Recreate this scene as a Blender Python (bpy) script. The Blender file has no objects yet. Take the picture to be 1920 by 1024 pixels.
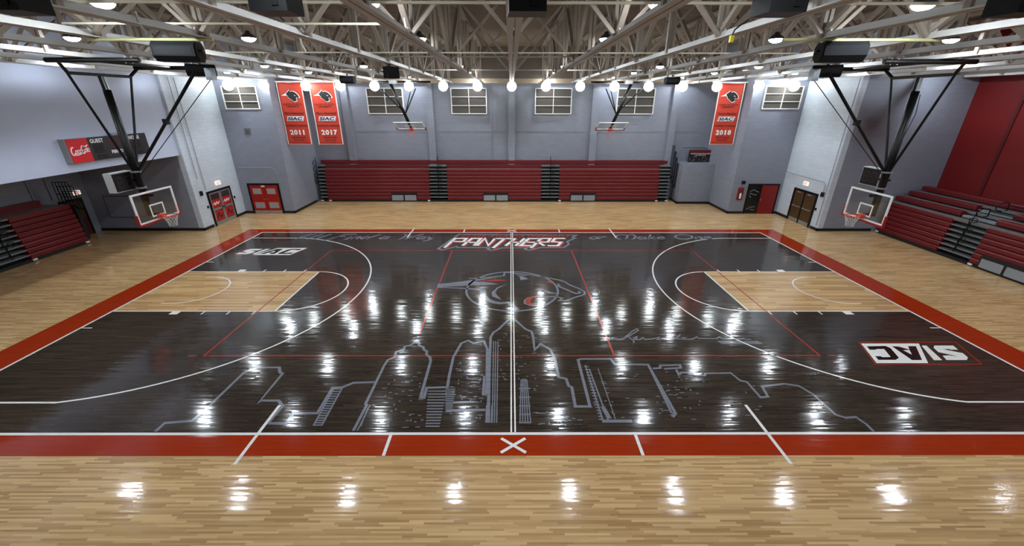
import bpy, bmesh, math, random
from mathutils import Vector, Matrix
from mathutils.geometry import tessellate_polygon
random.seed(7)
SC = bpy.context.scene
COL = SC.collection

# ------------------------------------------------------------------ camera
FPX, PITCH, YAW, ROLL = 758.17, 0.399289, 0.003462, -0.0016436
CAM = Vector((-0.0584, -14.7034, 6.9615)); PY = 510.33
cyw, syw, cp, sp = math.cos(YAW), math.sin(YAW), math.cos(PITCH), math.sin(PITCH)
FWD = Vector((syw*cp, cyw*cp, -sp)); RGT = Vector((cyw, -syw, 0)); DWN = FWD.cross(RGT)
_c, _s = math.cos(ROLL), math.sin(ROLL)
RGT, DWN = _c*RGT + _s*DWN, -_s*RGT + _c*DWN
cam_d = bpy.data.cameras.new('camera'); cam = bpy.data.objects.new('camera', cam_d); COL.objects.link(cam)
cam_d.sensor_width = 36; cam_d.lens = 36*FPX/1920; cam_d.shift_y = (PY-512)/1920
cam_d.clip_start = .05; cam_d.clip_end = 200
M = Matrix((RGT, -DWN, -FWD)).transposed().to_4x4(); M.translation = CAM; cam.matrix_world = M
SC.camera = cam
def floor_at(u, v, z=0.0):            # a photo pixel traced to the real floor
    d = RGT*((u-960)/FPX) + DWN*((v-PY)/FPX) + FWD
    t = (z-CAM.z)/d.z
    p = CAM + d*t
    return (p.x, p.y)

# ------------------------------------------------------------------ world, exposure
w = bpy.data.worlds.new('world'); SC.world = w; w.use_nodes = True
w.node_tree.nodes['Background'].inputs[0].default_value = (.5, .52, .56, 1)
w.node_tree.nodes['Background'].inputs[1].default_value = .05
SC.view_settings.view_transform = 'Standard'; SC.view_settings.look = 'None'
SC.view_settings.gamma = 1; SC.view_settings.use_curve_mapping = False
SC.view_settings.exposure = 0.0
LAMP_STRENGTH = 265.0
GLOBE_STRENGTH = 24.0

# ------------------------------------------------------------------ helpers
def lin(c):
    f = lambda x: x/12.92 if x <= .04045 else ((x+.055)/1.055)**2.4
    return tuple(f(x/255) for x in c) + (1,)
MATS = {}
def mat(name, rgb, rough=.6, metal=0, spec=.5, emit=0, noise=0, nscale=8, bump=0, coat=0):
    if name in MATS: return MATS[name]
    m = bpy.data.materials.new(name); m.use_nodes = True; nt = m.node_tree; b = nt.nodes['Principled BSDF']
    b.inputs['Roughness'].default_value = rough; b.inputs['Metallic'].default_value = metal
    b.inputs['Specular IOR Level'].default_value = spec; b.inputs['Coat Weight'].default_value = coat
    col = lin(rgb)
    tc = nt.nodes.new('ShaderNodeTexCoord'); nz = nt.nodes.new('ShaderNodeTexNoise')
    nz.inputs['Scale'].default_value = nscale; nz.inputs['Detail'].default_value = 4
    nt.links.new(tc.outputs['Object'], nz.inputs['Vector'])
    mx = nt.nodes.new('ShaderNodeMix'); mx.data_type = 'RGBA'
    k = noise if noise else .06
    mx.inputs[6].default_value = tuple(max(0, x*(1-k)) for x in col[:3]) + (1,)
    mx.inputs[7].default_value = tuple(min(1, x*(1+k)) for x in col[:3]) + (1,)
    nt.links.new(nz.outputs['Fac'], mx.inputs[0]); nt.links.new(mx.outputs[2], b.inputs['Base Color'])
    if bump:
        bp = nt.nodes.new('ShaderNodeBump'); bp.inputs['Strength'].default_value = bump; bp.inputs['Distance'].default_value = .01
        nt.links.new(nz.outputs['Fac'], bp.inputs['Height']); nt.links.new(bp.outputs[0], b.inputs['Normal'])
    if emit:
        b.inputs['Emission Color'].default_value = col; b.inputs['Emission Strength'].default_value = emit
    MATS[name] = m
    return m
def block_wall(name, rgb):
    """painted concrete block: faint joints and slight unevenness"""
    m = bpy.data.materials.new(name); m.use_nodes = True; nt = m.node_tree; b = nt.nodes['Principled BSDF']; L = nt.links.new
    b.inputs['Roughness'].default_value = .5
    ge = nt.nodes.new('ShaderNodeNewGeometry'); sx = nt.nodes.new('ShaderNodeSeparateXYZ'); L(ge.outputs['Position'], sx.inputs[0])
    ad = nt.nodes.new('ShaderNodeMath'); ad.operation = 'ADD'; L(sx.outputs[0], ad.inputs[0]); L(sx.outputs[1], ad.inputs[1])
    cb = nt.nodes.new('ShaderNodeCombineXYZ'); L(ad.outputs[0], cb.inputs[0]); L(sx.outputs[2], cb.inputs[1])
    br = nt.nodes.new('ShaderNodeTexBrick'); L(cb.outputs[0], br.inputs['Vector'])
    br.inputs['Scale'].default_value = 1; br.inputs['Brick Width'].default_value = .4; br.inputs['Row Height'].default_value = .2
    br.inputs['Mortar Size'].default_value = .006; br.inputs['Mortar Smooth'].default_value = .3; br.inputs['Bias'].default_value = 0
    c = lin(rgb)
    br.inputs['Color1'].default_value = tuple(x*.96 for x in c[:3]) + (1,); br.inputs['Color2'].default_value = tuple(min(1, x*1.04) for x in c[:3]) + (1,)
    br.inputs['Mortar'].default_value = tuple(x*.8 for x in c[:3]) + (1,)
    L(br.outputs['Color'], b.inputs['Base Color'])
    bp = nt.nodes.new('ShaderNodeBump'); bp.invert = True; bp.inputs['Strength'].default_value = .25; bp.inputs['Distance'].default_value = .01
    L(br.outputs['Fac'], bp.inputs['Height']); L(bp.outputs[0], b.inputs['Normal'])
    MATS[name] = m; return m
def board_mat(name, dark, light, strip=.04, length=.8, vary=1.0, rough=.095, grain=.35, tilt=.05, spec=.5):
    """varnished strip flooring: per-board colour, grain, and a tiny per-board tilt that breaks up reflections"""
    m = bpy.data.materials.new(name); m.use_nodes = True; nt = m.node_tree; b = nt.nodes['Principled BSDF']; L = nt.links.new
    N = nt.nodes.new
    def mth(op, a, c=None):
        n = N('ShaderNodeMath'); n.operation = op
        for i, x in enumerate((a, c)):
            if x is None: continue
            if isinstance(x, (int, float)): n.inputs[i].default_value = x
            else: L(x, n.inputs[i])
        return n.outputs[0]
    ge = N('ShaderNodeNewGeometry'); sx = N('ShaderNodeSeparateXYZ'); L(ge.outputs['Position'], sx.inputs[0])
    row = mth('FLOOR', mth('DIVIDE', sx.outputs[1], strip))
    w1 = N('ShaderNodeTexWhiteNoise'); w1.noise_dimensions = '1D'; L(row, w1.inputs['W'])
    colx = mth('ADD', mth('DIVIDE', sx.outputs[0], length), mth('MULTIPLY', w1.outputs['Value'], 13.0))
    cx = mth('FLOOR', colx)
    cb = N('ShaderNodeCombineXYZ'); L(row, cb.inputs[0]); L(cx, cb.inputs[1])
    w2 = N('ShaderNodeTexWhiteNoise'); w2.noise_dimensions = '2D'; L(cb.outputs[0], w2.inputs['Vector'])
    gv = N('ShaderNodeCombineXYZ')
    L(mth('MULTIPLY', sx.outputs[0], 1.6), gv.inputs[0]); L(mth('MULTIPLY', sx.outputs[1], 55.0), gv.inputs[1]); L(mth('MULTIPLY', w2.outputs['Value'], 30.0), gv.inputs[2])
    nz = N('ShaderNodeTexNoise'); nz.inputs['Scale'].default_value = 1; nz.inputs['Detail'].default_value = 3; L(gv.outputs[0], nz.inputs['Vector'])
    lv = N('ShaderNodeTexNoise'); lv.inputs['Scale'].default_value = .35; lv.inputs['Detail'].default_value = 2; L(ge.outputs['Position'], lv.inputs['Vector'])
    f = mth('ADD', mth('MULTIPLY', w2.outputs['Value'], (1-grain)*vary), mth('MULTIPLY', nz.outputs['Fac'], grain))
    f = mth('ADD', f, mth('MULTIPLY', mth('SUBTRACT', lv.outputs['Fac'], .5), .4))
    mx = N('ShaderNodeMix'); mx.data_type = 'RGBA'; mx.clamp_factor = True
    mx.inputs[6].default_value = lin(dark); mx.inputs[7].default_value = lin(light); L(f, mx.inputs[0]); L(mx.outputs[2], b.inputs['Base Color'])
    b.inputs['Roughness'].default_value = rough; b.inputs['Specular IOR Level'].default_value = spec
    sc = N('ShaderNodeVectorMath'); sc.operation = 'SUBTRACT'; L(w2.outputs['Color'], sc.inputs[0]); sc.inputs[1].default_value = (.5, .5, .5)
    s2 = N('ShaderNodeVectorMath'); s2.operation = 'MULTIPLY'; L(sc.outputs[0], s2.inputs[0]); s2.inputs[1].default_value = (tilt*.25, tilt, 0)
    a2 = N('ShaderNodeVectorMath'); a2.operation = 'ADD'; L(ge.outputs['Normal'], a2.inputs[0]); L(s2.outputs[0], a2.inputs[1])
    n2 = N('ShaderNodeVectorMath'); n2.operation = 'NORMALIZE'; L(a2.outputs[0], n2.inputs[0]); L(n2.outputs[0], b.inputs['Normal'])
    MATS[name] = m; return m

class MB:
    def __init__(s): s.v = []; s.f = []
    def add(s, vs, fs):
        o = len(s.v); s.v += [tuple(v) for v in vs]; s.f += [tuple(i+o for i in f) for f in fs]; return s
    def box(s, x0, x1, y0, y1, z0, z1):
        return s.add([(x0,y0,z0),(x1,y0,z0),(x1,y1,z0),(x0,y1,z0),(x0,y0,z1),(x1,y0,z1),(x1,y1,z1),(x0,y1,z1)],
                     [(0,3,2,1),(4,5,6,7),(0,1,5,4),(1,2,6,5),(2,3,7,6),(3,0,4,7)])
    def bar(s, a, b, w, h=None, up=(0,0,1)):
        a, b = Vector(a), Vector(b); h = h or w; d = (b-a).normalized(); up = Vector(up)
        if abs(d.dot(up)) > .99: up = Vector((1,0,0))
        x = d.cross(up).normalized()*w/2; y = x.cross(d).normalized()*h/2
        vs = [p+i*x+j*y for p in (a, b) for i, j in ((-1,-1),(1,-1),(1,1),(-1,1))]
        return s.add(vs, [(0,1,2,3),(7,6,5,4),(0,4,5,1),(1,5,6,2),(2,6,7,3),(3,7,4,0)])
    def tube(s, pts, r, n=8, closed=False):
        pts = [Vector(p) for p in pts]; rings = []; m = len(pts)
        px = None
        for i, p in enumerate(pts):
            if closed: d = pts[(i+1) % m]-pts[i-1]
            else: d = pts[min(i+1, m-1)]-pts[max(i-1, 0)]
            d.normalize()
            ref = px if px is not None else (Vector((0,0,1)) if abs(d.z) < .9 else Vector((1,0,0)))
            x = (ref - d*ref.dot(d)); x = x.normalized() if x.length > 1e-4 else d.orthogonal().normalized()
            px = x; y = d.cross(x)
            rings.append([p + (x*math.cos(a)+y*math.sin(a))*r for a in (2*math.pi*k/n for k in range(n))])
        vs = [v for r_ in rings for v in r_]; fs = []
        for i in range(m if closed else m-1):
            j = (i+1) % m
            for k in range(n): fs.append((i*n+k, i*n+(k+1) % n, j*n+(k+1) % n, j*n+k))
        if not closed: fs += [tuple(reversed(range(n))), tuple((m-1)*n+k for k in range(n))]
        return s.add(vs, fs)
    def lathe(s, prof, c=(0,0,0), n=20):
        c = Vector(c); vs = []; fs = []; m = len(prof)
        for r, z in prof:
            for k in range(n): vs.append(c+Vector((r*math.cos(2*math.pi*k/n), r*math.sin(2*math.pi*k/n), z)))
        for i in range(m-1):
            for k in range(n): fs.append((i*n+k, i*n+(k+1) % n, (i+1)*n+(k+1) % n, (i+1)*n+k))
        if prof[0][0] > 1e-4: fs.append(tuple(reversed(range(n))))
        if prof[-1][0] > 1e-4: fs.append(tuple((m-1)*n+k for k in range(n)))
        return s.add(vs, fs)
    def prism(s, poly, x0, x1):            # profile in (y,z) run along x
        n = len(poly)
        vs = [(x0, y, z) for y, z in poly] + [(x1, y, z) for y, z in poly]
        return s.add(vs, [tuple(range(n)), tuple(reversed(range(n, 2*n)))] + [(i, i+n, (i+1) % n+n, (i+1) % n) for i in range(n)])
    def poly(s, pts, fn):                  # filled flat polygon, pts 2-D, fn -> 3-D
        tr = tessellate_polygon([[Vector((p[0], p[1], 0)) for p in pts]])
        return s.add([fn(*p) for p in pts], [tuple(t) for t in tr])
    def stroke(s, pts, wd, fn, closed=False):
        P = [Vector((p[0], p[1])) for p in pts]
        if closed: P.append(P[0].copy())
        n = len(P)
        ws = wd if isinstance(wd, (list, tuple)) else [wd]*n
        Ls, Rs = [], []
        for i in range(n):
            d0 = (P[i]-P[i-1]) if i else ((P[0]-P[-2]) if closed else P[1]-P[0])
            d1 = (P[i+1]-P[i]) if i < n-1 else ((P[1]-P[0]) if closed else P[-1]-P[-2])
            d0 = d0.normalized() if d0.length else Vector((1,0)); d1 = d1.normalized() if d1.length else d0
            t = d0+d1; t = t.normalized() if t.length > .2 else d0
            nn = Vector((-t.y, t.x)); c = max(.45, nn.dot(Vector((-d1.y, d1.x))))
            o = nn*(ws[i]/2/c); Ls.append(P[i]+o); Rs.append(P[i]-o)
        vs = [fn(p.x, p.y) for p in Ls] + [fn(p.x, p.y) for p in Rs]
        return s.add(vs, [(i+n, i+1+n, i+1, i) for i in range(n-1)])
    def mesh(s, name, m, smooth=False):
        me = bpy.data.meshes.new(name); me.from_pydata(s.v, [], s.f); me.materials.append(m)
        bm = bmesh.new(); bm.from_mesh(me); bmesh.ops.recalc_face_normals(bm, faces=bm.faces) if not getattr(s, 'flat', False) else None
        bm.to_mesh(me); bm.free()
        if smooth:
            for p in me.polygons: p.use_smooth = True
        return me
    def build(s, name, m, parent=None, smooth=False, loc=(0,0,0)):
        return place(name, s.mesh(name, m, smooth), parent, loc)
def place(name, me, parent=None, loc=(0,0,0), rot=None):
    o = bpy.data.objects.new(name, me); COL.objects.link(o); o.location = loc
    if rot: o.rotation_euler = rot
    if parent: o.parent = parent
    return o
def thing(name, label, cat, loc=(0,0,0), rz=0, group=None):
    o = bpy.data.objects.new(name, None); COL.objects.link(o); o.location = loc; o.rotation_euler = (0,0,rz)
    o.empty_display_size = .2
    return tag(o, label, cat, group)
def tag(o, label, cat, group=None):
    o['label'] = label; o['category'] = cat
    if group: o['group'] = group
    return o
def struct(o, label=None):
    o['kind'] = 'structure'
    if label: o['label'] = label
    return o
def copy_tree(o, parent=None):
    c = o.copy(); COL.objects.link(c); c.parent = parent
    for ch in list(o.children): copy_tree(ch, c)
    return c
def text_data(s, bold=0.0):
    cu = bpy.data.curves.new('t', 'FONT'); cu.body = s; cu.offset = bold; cu.resolution_u = 3
    ob = bpy.data.objects.new('t', cu); COL.objects.link(ob)
    dg = bpy.context.evaluated_depsgraph_get(); dg.update()
    me = ob.evaluated_get(dg).to_mesh()
    vs = [(v.co.x, v.co.y) for v in me.vertices]; fs = [tuple(p.vertices) for p in me.polygons]
    ob.evaluated_get(dg).to_mesh_clear(); bpy.data.objects.remove(ob); bpy.data.curves.remove(cu)
    x0 = min(v[0] for v in vs); x1 = max(v[0] for v in vs); y0 = min(v[1] for v in vs); y1 = max(v[1] for v in vs)
    return [((x-x0)/(x1-x0), (y-y0)/(y1-y0)) for x, y in vs], fs
def text_on(name, s, m, fn, parent, bold=0.0, loc=(0,0,0)):
    """lettering fitted to the unit square and mapped by fn(u,v)->3-D"""
    vs, fs = text_data(s, bold); b = MB(); b.add([fn(u, v) for u, v in vs], fs); b.flat = True
    return b.build(name, m, parent, loc=loc)

# ------------------------------------------------------------------ materials
WALL = block_wall('grey_block_paint', (134, 138, 151))
WALL_LIT = block_wall('lit_block_paint', (194, 202, 212))  # same block paint, lightened to carry the lamp wash on the side walls
PLAIN = mat('grey_plaster', (184, 192, 213), .55, noise=.05, nscale=1.5)
BROWNW = mat('brown_upper_wall', (92, 80, 70), .8)
REDW = mat('red_wall_pad', (118, 9, 11), .55, noise=.08, nscale=2)
BASE = mat('black_rubber_base', (14, 14, 15), .5)
STEEL = mat('white_truss_paint', (188, 185, 180), .5, noise=.1, nscale=3)
WEBDIM = mat('dimmed_web_paint', (152, 140, 126), .65, noise=.15, nscale=3)  # truss paint darkened to carry the dim light up among the webs
DECK = mat('tan_roof_deck', (122, 106, 88), .75, noise=.15, nscale=2)
WHITE = mat('white_paint', (232, 230, 226), .35)
CREAM = mat('cream_conduit', (226, 220, 196), .4)
BLACK = mat('black_steel', (8, 8, 9), .4, spec=.3)
BLACKM = mat('black_matte', (18, 18, 20), .7)
GREYM = mat('grey_metal', (140, 143, 148), .4, metal=.4)
ALU = mat('aluminium', (180, 182, 182), .35, metal=.8)
BENCH = mat('red_bench_plastic', (106, 14, 20), .45, noise=.08, nscale=3)
STEPM = mat('grey_step', (112, 116, 118), .55)
DECKG = mat('bleacher_deck_grey', (116, 110, 110), .6)
BOARDP = mat('covered_window_board', (76, 70, 64), .8, noise=.12, nscale=1.2)
DOORR = mat('red_door_paint', (158, 22, 14), .4)
WOODD = mat('brown_door_wood', (74, 52, 28), .45, noise=.3, nscale=5)
PANELG = mat('grey_vision_panel', (150, 152, 152), .35)
BANR = mat('orange_red_banner_cloth', (194, 54, 30), .6, noise=.06, nscale=2)
NAVY = mat('navy_print', (22, 28, 70), .5)
DARKR = mat('dark_maroon_print', (74, 14, 14), .6)
RIMO = mat('orange_rim', (206, 62, 30), .4)
PADR = mat('red_edge_padding', (150, 18, 22), .5)
NETW = mat('white_net_cord', (210, 208, 200), .8)
COKE = mat('red_sponsor_panel', (196, 24, 32), .35)
SCOREB = mat('scoreboard_black', (30, 31, 34), .4)
DIGIT = mat('unlit_digit_panel', (16, 14, 15), .3)
GLOWR = mat('dim_red_digit', (58, 16, 16), .4)
LENS = mat('lamp_lens', (236, 246, 255), .3, emit=LAMP_STRENGTH)
GLOBE = mat('lamp_globe', (240, 250, 250), .3, emit=GLOBE_STRENGTH)
SIGNW = mat('exit_sign_face', (255, 238, 226), .4, emit=.7)
SIGNR = mat('exit_sign_red', (220, 60, 50), .4, emit=.3)
YELL = mat('yellow_plug', (222, 200, 40), .5)
YBAR = mat('pale_yellow_tube', (214, 214, 160), .4)
SPK = mat('speaker_charcoal', (24, 25, 28), .7, spec=.2)
GRILL = mat('speaker_grille', (18, 19, 21), .8, bump=.4, nscale=90)
POSTB = mat('poster_dark', (26, 14, 14), .5, noise=.6, nscale=14)
gm = bpy.data.materials.new('clear_glass'); gm.use_nodes = True; nt = gm.node_tree; nt.nodes.remove(nt.nodes['Principled BSDF'])
tr_ = nt.nodes.new('ShaderNodeBsdfTransparent'); gl_ = nt.nodes.new('ShaderNodeBsdfGlossy'); mx_ = nt.nodes.new('ShaderNodeMixShader')
tr_.inputs[0].default_value = (.93, .95, .94, 1); gl_.inputs['Roughness'].default_value = .05; mx_.inputs[0].default_value = .07
nt.links.new(tr_.outputs[0], mx_.inputs[1]); nt.links.new(gl_.outputs[0], mx_.inputs[2]); nt.links.new(mx_.outputs[0], nt.nodes['Material Output'].inputs[0])
GLASS = gm
TY, TX, RG = .055, .014, .05
MAPLE = board_mat('maple_floor', (156, 118, 75), (226, 190, 138), tilt=.034)
LANE = board_mat('lane_maple', (160, 120, 76), (222, 184, 130), strip=.11, length=1.8, tilt=.034)
BLACKF = board_mat('black_stained_floor', (12, 10, 9), (76, 64, 53), grain=.62, tilt=.038, rough=.1)
FT = .034
REDF = board_mat('red_border_paint', (150, 42, 12), (160, 48, 15), tilt=FT)
WHITEF = board_mat('white_line_paint', (226, 222, 216), (238, 236, 232), tilt=FT, rough=.12)
GREYF = board_mat('grey_art_paint', (110, 112, 121), (126, 128, 137), tilt=FT, rough=.12)
REDL = board_mat('thin_red_line_paint', (156, 48, 36), (166, 54, 40), tilt=FT, rough=.12)
BLKP = board_mat('black_letter_paint', (20, 16, 14), (34, 28, 24), tilt=FT, rough=.12)

# ------------------------------------------------------------------ shell of the hall
def wall(name, x0, x1, y0, y1, z0, z1, m, parent=None):
    o = MB().box(x0, x1, y0, y1, z0, z1).build(name, m, parent)
    return o if parent else struct(o)
fl = struct(MB().box(-24.6, 24.6, -18.2, 17, -.2, 0).build('floor', MAPLE), 'varnished maple strip sports floor')
TOP = 10.4
XW, XO, XR = 14.58, 17.86, 23.85
wf = wall('wall_far', -XW-.3, XW+.3, 16.5, 16.8, 0, 8.25, WALL)
wall('wall_far_upper', -XO, XO, 16.5, 16.8, 8.25, TOP, BROWNW)
wall('wall_alcove_left', -XW-.3, -XW, 12.0, 16.5, 0, TOP, WALL)
wall('wall_alcove_right', XW, XW+.3, 12.0, 16.5, 0, TOP, WALL)
wall('wall_far_left', -XO-.3, -XW-.3, 12.0, 12.3, 0, TOP, WALL)
wall('wall_far_right', XW+.3, XO+.3, 12.0, 12.3, 0, TOP, WALL)
wall('wall_side_left', -XO-.3, -XO, 8.0, 12.0, 0, TOP, WALL_LIT)
wall('wall_side_right', XO, XO+.3, 8.0, 12.0, 0, TOP, WALL_LIT)
wall('wall_recess_left', -XR, -XO-.3, 8.0, 8.3, 0, 4.25, WALL)
wall('wall_recess_right', XO+.3, XR+.3, 8.0, 8.3, 0, TOP, WALL)
wall('wall_left', -XR-.3, -XR, -18.2, 8.3, 0, 4.25, WALL)
wall('wall_gallery_left', -XR, -18.0, -18.2, 8.0, 4.25, TOP, PLAIN)
wr = wall('wall_right', XR, XR+.3, -18.2, 8.3, 0, TOP, REDW)
wall('wall_back', -24.6, 24.6, -18.5, -18.2, 0, TOP, WALL)
for i, y in enumerate((5.75, 1.6, -2.6, -6.8, -11)):
    MB().box(XR-.05, XR+.01, y-.07, y+.07, 2.0, TOP).build('seam_strip', mat('dark_red_seam', (84, 8, 10), .6), wr)
# roof deck, folded steel sheet
d = MB(); n = int(35/.3)
for i in range(n):
    y = -18.2 + i*.3
    prof = [(y, TOP), (y+.1, TOP), (y+.15, TOP+.06), (y+.25, TOP+.06), (y+.3, TOP)]
    o = len(d.v)
    for yy, zz in prof: d.v += [(-24.6, yy, zz), (24.6, yy, zz)]
    d.f += [(o+2*k, o+2*k+1, o+2*k+3, o+2*k+2) for k in range(4)]
struct(d.build('ceiling', DECK), 'tan ribbed steel roof deck')
struct(MB().box(-XW, XW, 16.15, 16.5, 8.12, 8.42).build('trim_1', mat('tan_girder', (150, 132, 112), .6)), 'tan girder along the top of the far wall')
# far wall pilasters
for x in (-11.75, -5.8, 0.0, 5.95, 11.6):
    MB().box(x-.24, x+.24, 16.16, 16.52, 0, 8.25).build('pilaster', WALL, wf)
MB().box(-14.5, 14.5, 16.47, 16.52, 4.93, 4.99).build('ledge', WALL, wf)
# black base strips
def base(name, x0, x1, y0, y1): struct(MB().box(x0, x1, y0, y1, 0, .16).build(name, BASE))
base('baseboard_far_left', -17.3+.0, -17.86, 11.97, 12.03)
base('baseboard_far_left_corner', -15.25, -14.55, 11.97, 12.03)
base('baseboard_alcove_left', -14.6, -14.55, 11.97, 15.4)
base('baseboard_alcove_right', 14.55, 14.6, 11.97, 14.9)
base('baseboard_far_right', 14.55, 15.55, 11.97, 12.03)
base('baseboard_far_right_corner', 17.68, 17.86, 11.97, 12.03)
base('baseboard_side_left', -17.88, -17.83, 7.97, 8.8); base('baseboard_side_left_end', -17.88, -17.83, 11.05, 12.0)
base('baseboard_side_right', 17.83, 17.88, 7.97, 8.6); base('baseboard_side_right_end', 17.83, 17.88, 10.85, 12.0)
base('baseboard_recess_left', -23.85, -17.83, 7.97, 8.03)
base('baseboard_recess_right', 17.83, 21.0, 7.97, 8.03)

# ------------------------------------------------------------------ painted court (all children of the floor)
HX, HY = 14.325, 7.62
def zf(z): return lambda x, y: (x, y, z)
Z1, Z2, Z3, Z4, Z5, Z6 = .0012, .0024, .0036, .0048, .006, .0072
def flat(mb, name, m): mb.flat = True; return mb.build(name, m, fl)
def quad(x0, x1, y0, y1, z): return MB().add([(x0,y0,z),(x1,y0,z),(x1,y1,z),(x0,y1,z)], [(0,1,2,3)])
BW = .66
for nm, a in (('red_border', (-HX-1.12, HX+1.12, -HY-BW, -HY)), ('red_border', (-HX-1.12, HX+1.12, HY, HY+BW)),
              ('red_border', (-HX-1.12, -HX, -HY, HY)), ('red_border', (HX, HX+1.12, -HY, HY))):
    flat(quad(*a, Z1), nm, REDF)
flat(quad(-HX, HX, -HY, HY, Z1), 'stained_court', BLACKF)
lw = .06
def line(pts, name, m=WHITEF, wd=lw, z=Z3, closed=False):
    return flat(MB().stroke(pts, wd, zf(z), closed), name, m)
line([(-HX-.03,-HY-.04),(HX+.03,-HY-.04),(HX+.03,HY+.03),(-HX-.03,HY+.03)], 'boundary_line', wd=.075, closed=True)
def arc(cx, cy, r, a0, a1, n=48): return [(cx+r*math.cos(math.radians(a0+(a1-a0)*i/n)), cy+r*math.sin(math.radians(a0+(a1-a0)*i/n))) for i in range(n+1)]
for sg in (-1, 1):
    mir = lambda pts: [(sg*x, sg*y) for x, y in pts]
    # built for the +X end, mirrored by rotation for the other
    xb = HX; bk = HX-1.575; ftx = HX-5.79
    x0, x1 = sorted((sg*ftx, sg*xb))
    flat(quad(x0, x1, -1.83, 1.83, Z2), 'lane_floor', LANE)
    line(mir([(xb,1.83),(ftx,1.83),(ftx,-1.83),(xb,-1.83)]), 'lane_line')
    line(mir(arc(ftx, 0, 1.83, 90, 270)), 'free_throw_arc')
    line(mir([(HX-1.22,1.22),(bk,1.22)] + arc(bk, 0, 1.22, 90, 270)[1:] + [(HX-1.22,-1.22)]), 'restricted_arc', wd=.05)
    th = math.degrees(math.asin(6.62/6.75))
    line(mir([(xb, 6.62)] + arc(bk, 0, 6.75, 180-th, 180+th, 80) + [(xb, -6.62)]), 'three_point_line')
    for sy in (-1, 1):
        yy = sy*1.83
        for dx, wd in ((2.3, .3), (3.3, .05), (4.2, .05), (5.1, .05)):
            x = xb-dx
            line(mir([(x, yy+sy*.02), (x, yy+sy*.24)]), 'lane_mark', wd=wd)
        line(mir([(xb, sy*3.0), (xb-.35, sy*3.0)]), 'baseline_mark', wd=.05)
        line(mir([(xb-8.53, sy*6.72), (xb-8.53, sy*8.5)]), 'coaching_box_line', wd=.075, z=Z4)
        line(mir([(2.77, sy*7.62), (2.77, sy*8.28)]), 'table_mark', wd=.07, z=Z4)
    b = MB()
    for s2 in (-1, 1): b.stroke([(-.27*s2, sg*8.2), (.27*s2, sg*7.8)], .07, zf(Z4+.0004*s2))
    flat(b, 'cross_mark', WHITEF)
# centre line, circle
for dx in (-.045, .045): line([(dx, -HY), (dx, HY)], 'centre_line', wd=.035, z=Z5)
line(arc(0, 0, 1.83, 0, 360, 72)[:-1], 'centre_circle', GREYF, wd=.09, z=Z4, closed=True)
# volleyball lines
line([(-9.15,-4.6),(9.15,-4.6),(9.15,4.6),(-9.15,4.6)], 'volleyball_line', REDL, wd=.05, z=Z3, closed=True)
line([(-3.02,4.6),(-3.02,-3.3)], 'volleyball_line', REDL, wd=.06, z=Z3); line([(3.02,4.6),(3.02,-4.6)], 'volleyball_line', REDL, wd=.06, z=Z3)
for x in (-9.5, 9.5): line([(x-.12,-4.6),(x+.12,-4.6)], 'volleyball_line', REDL, wd=.05)

def zoomfn(ox, oy, sc, z):            # tracing sheet -> floor
    return lambda u, v: floor_at(ox+u/sc, oy+v/sc) + (z,)
def gw(ox, oy, sc, pts): return [floor_at(ox+u/sc, oy+v/sc) for u, v in pts]
# team emblem at the centre
E = (820, 500, 6.4)
b = MB()
b.stroke(gw(*E, [(380,145),(600,132),(800,110),(806,72),(900,76),(1100,97),(1300,130),(1450,160),(1530,185),(1580,218),(1700,265),(1768,305),(1764,335),(1640,375),(1540,410),(1462,410),(1500,382),(1430,360),(1290,366),(1180,362),(1100,374),(1050,405),(1050,440),(1110,465),(1200,470),(1300,455)]), .085, zf(Z4))
b.stroke(gw(*E, [(0,250),(330,262),(545,280),(550,350),(600,400),(680,430),(760,442),(850,432),(920,480),(960,522)]), [.05,.1,.2,.24,.22,.2,.16,.14,.18,.2], zf(Z4))
for pl in ([(0,212),(300,178),(420,160),(760,125),(430,178),(640,195),(740,213),(400,228),(0,250)], [(850,208),(720,250),(650,310),(660,360),(775,402),(720,350),(695,310),(730,260)],
           [(940,105),(985,120),(1000,165),(1095,150),(1030,118)], [(1425,232),(1450,198),(1482,228)], [(1285,288),(1460,327),(1330,326)], [(880,84),(1100,108),(1040,112)]):
    b.poly(gw(*E, pl), zf(Z4))
b.stroke(gw(*E, [(1435,230),(1668,326),(1716,316),(1690,296)]), .1, zf(Z4))
flat(b, 'team_emblem', GREYF)
b = MB()
b.poly(gw(*E, [(500,184),(690,152),(850,168),(700,178)]), zf(Z5))
b.stroke(gw(*E, [(1240,352),(1120,376),(1088,410),(1096,445),(1150,457)]), [.06,.14,.2,.16,.06], zf(Z5))
b.stroke(gw(*E, [(1318,180),(1385,203)]), .12, zf(Z5))
flat(b, 'team_emblem_accent', REDL)
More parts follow.
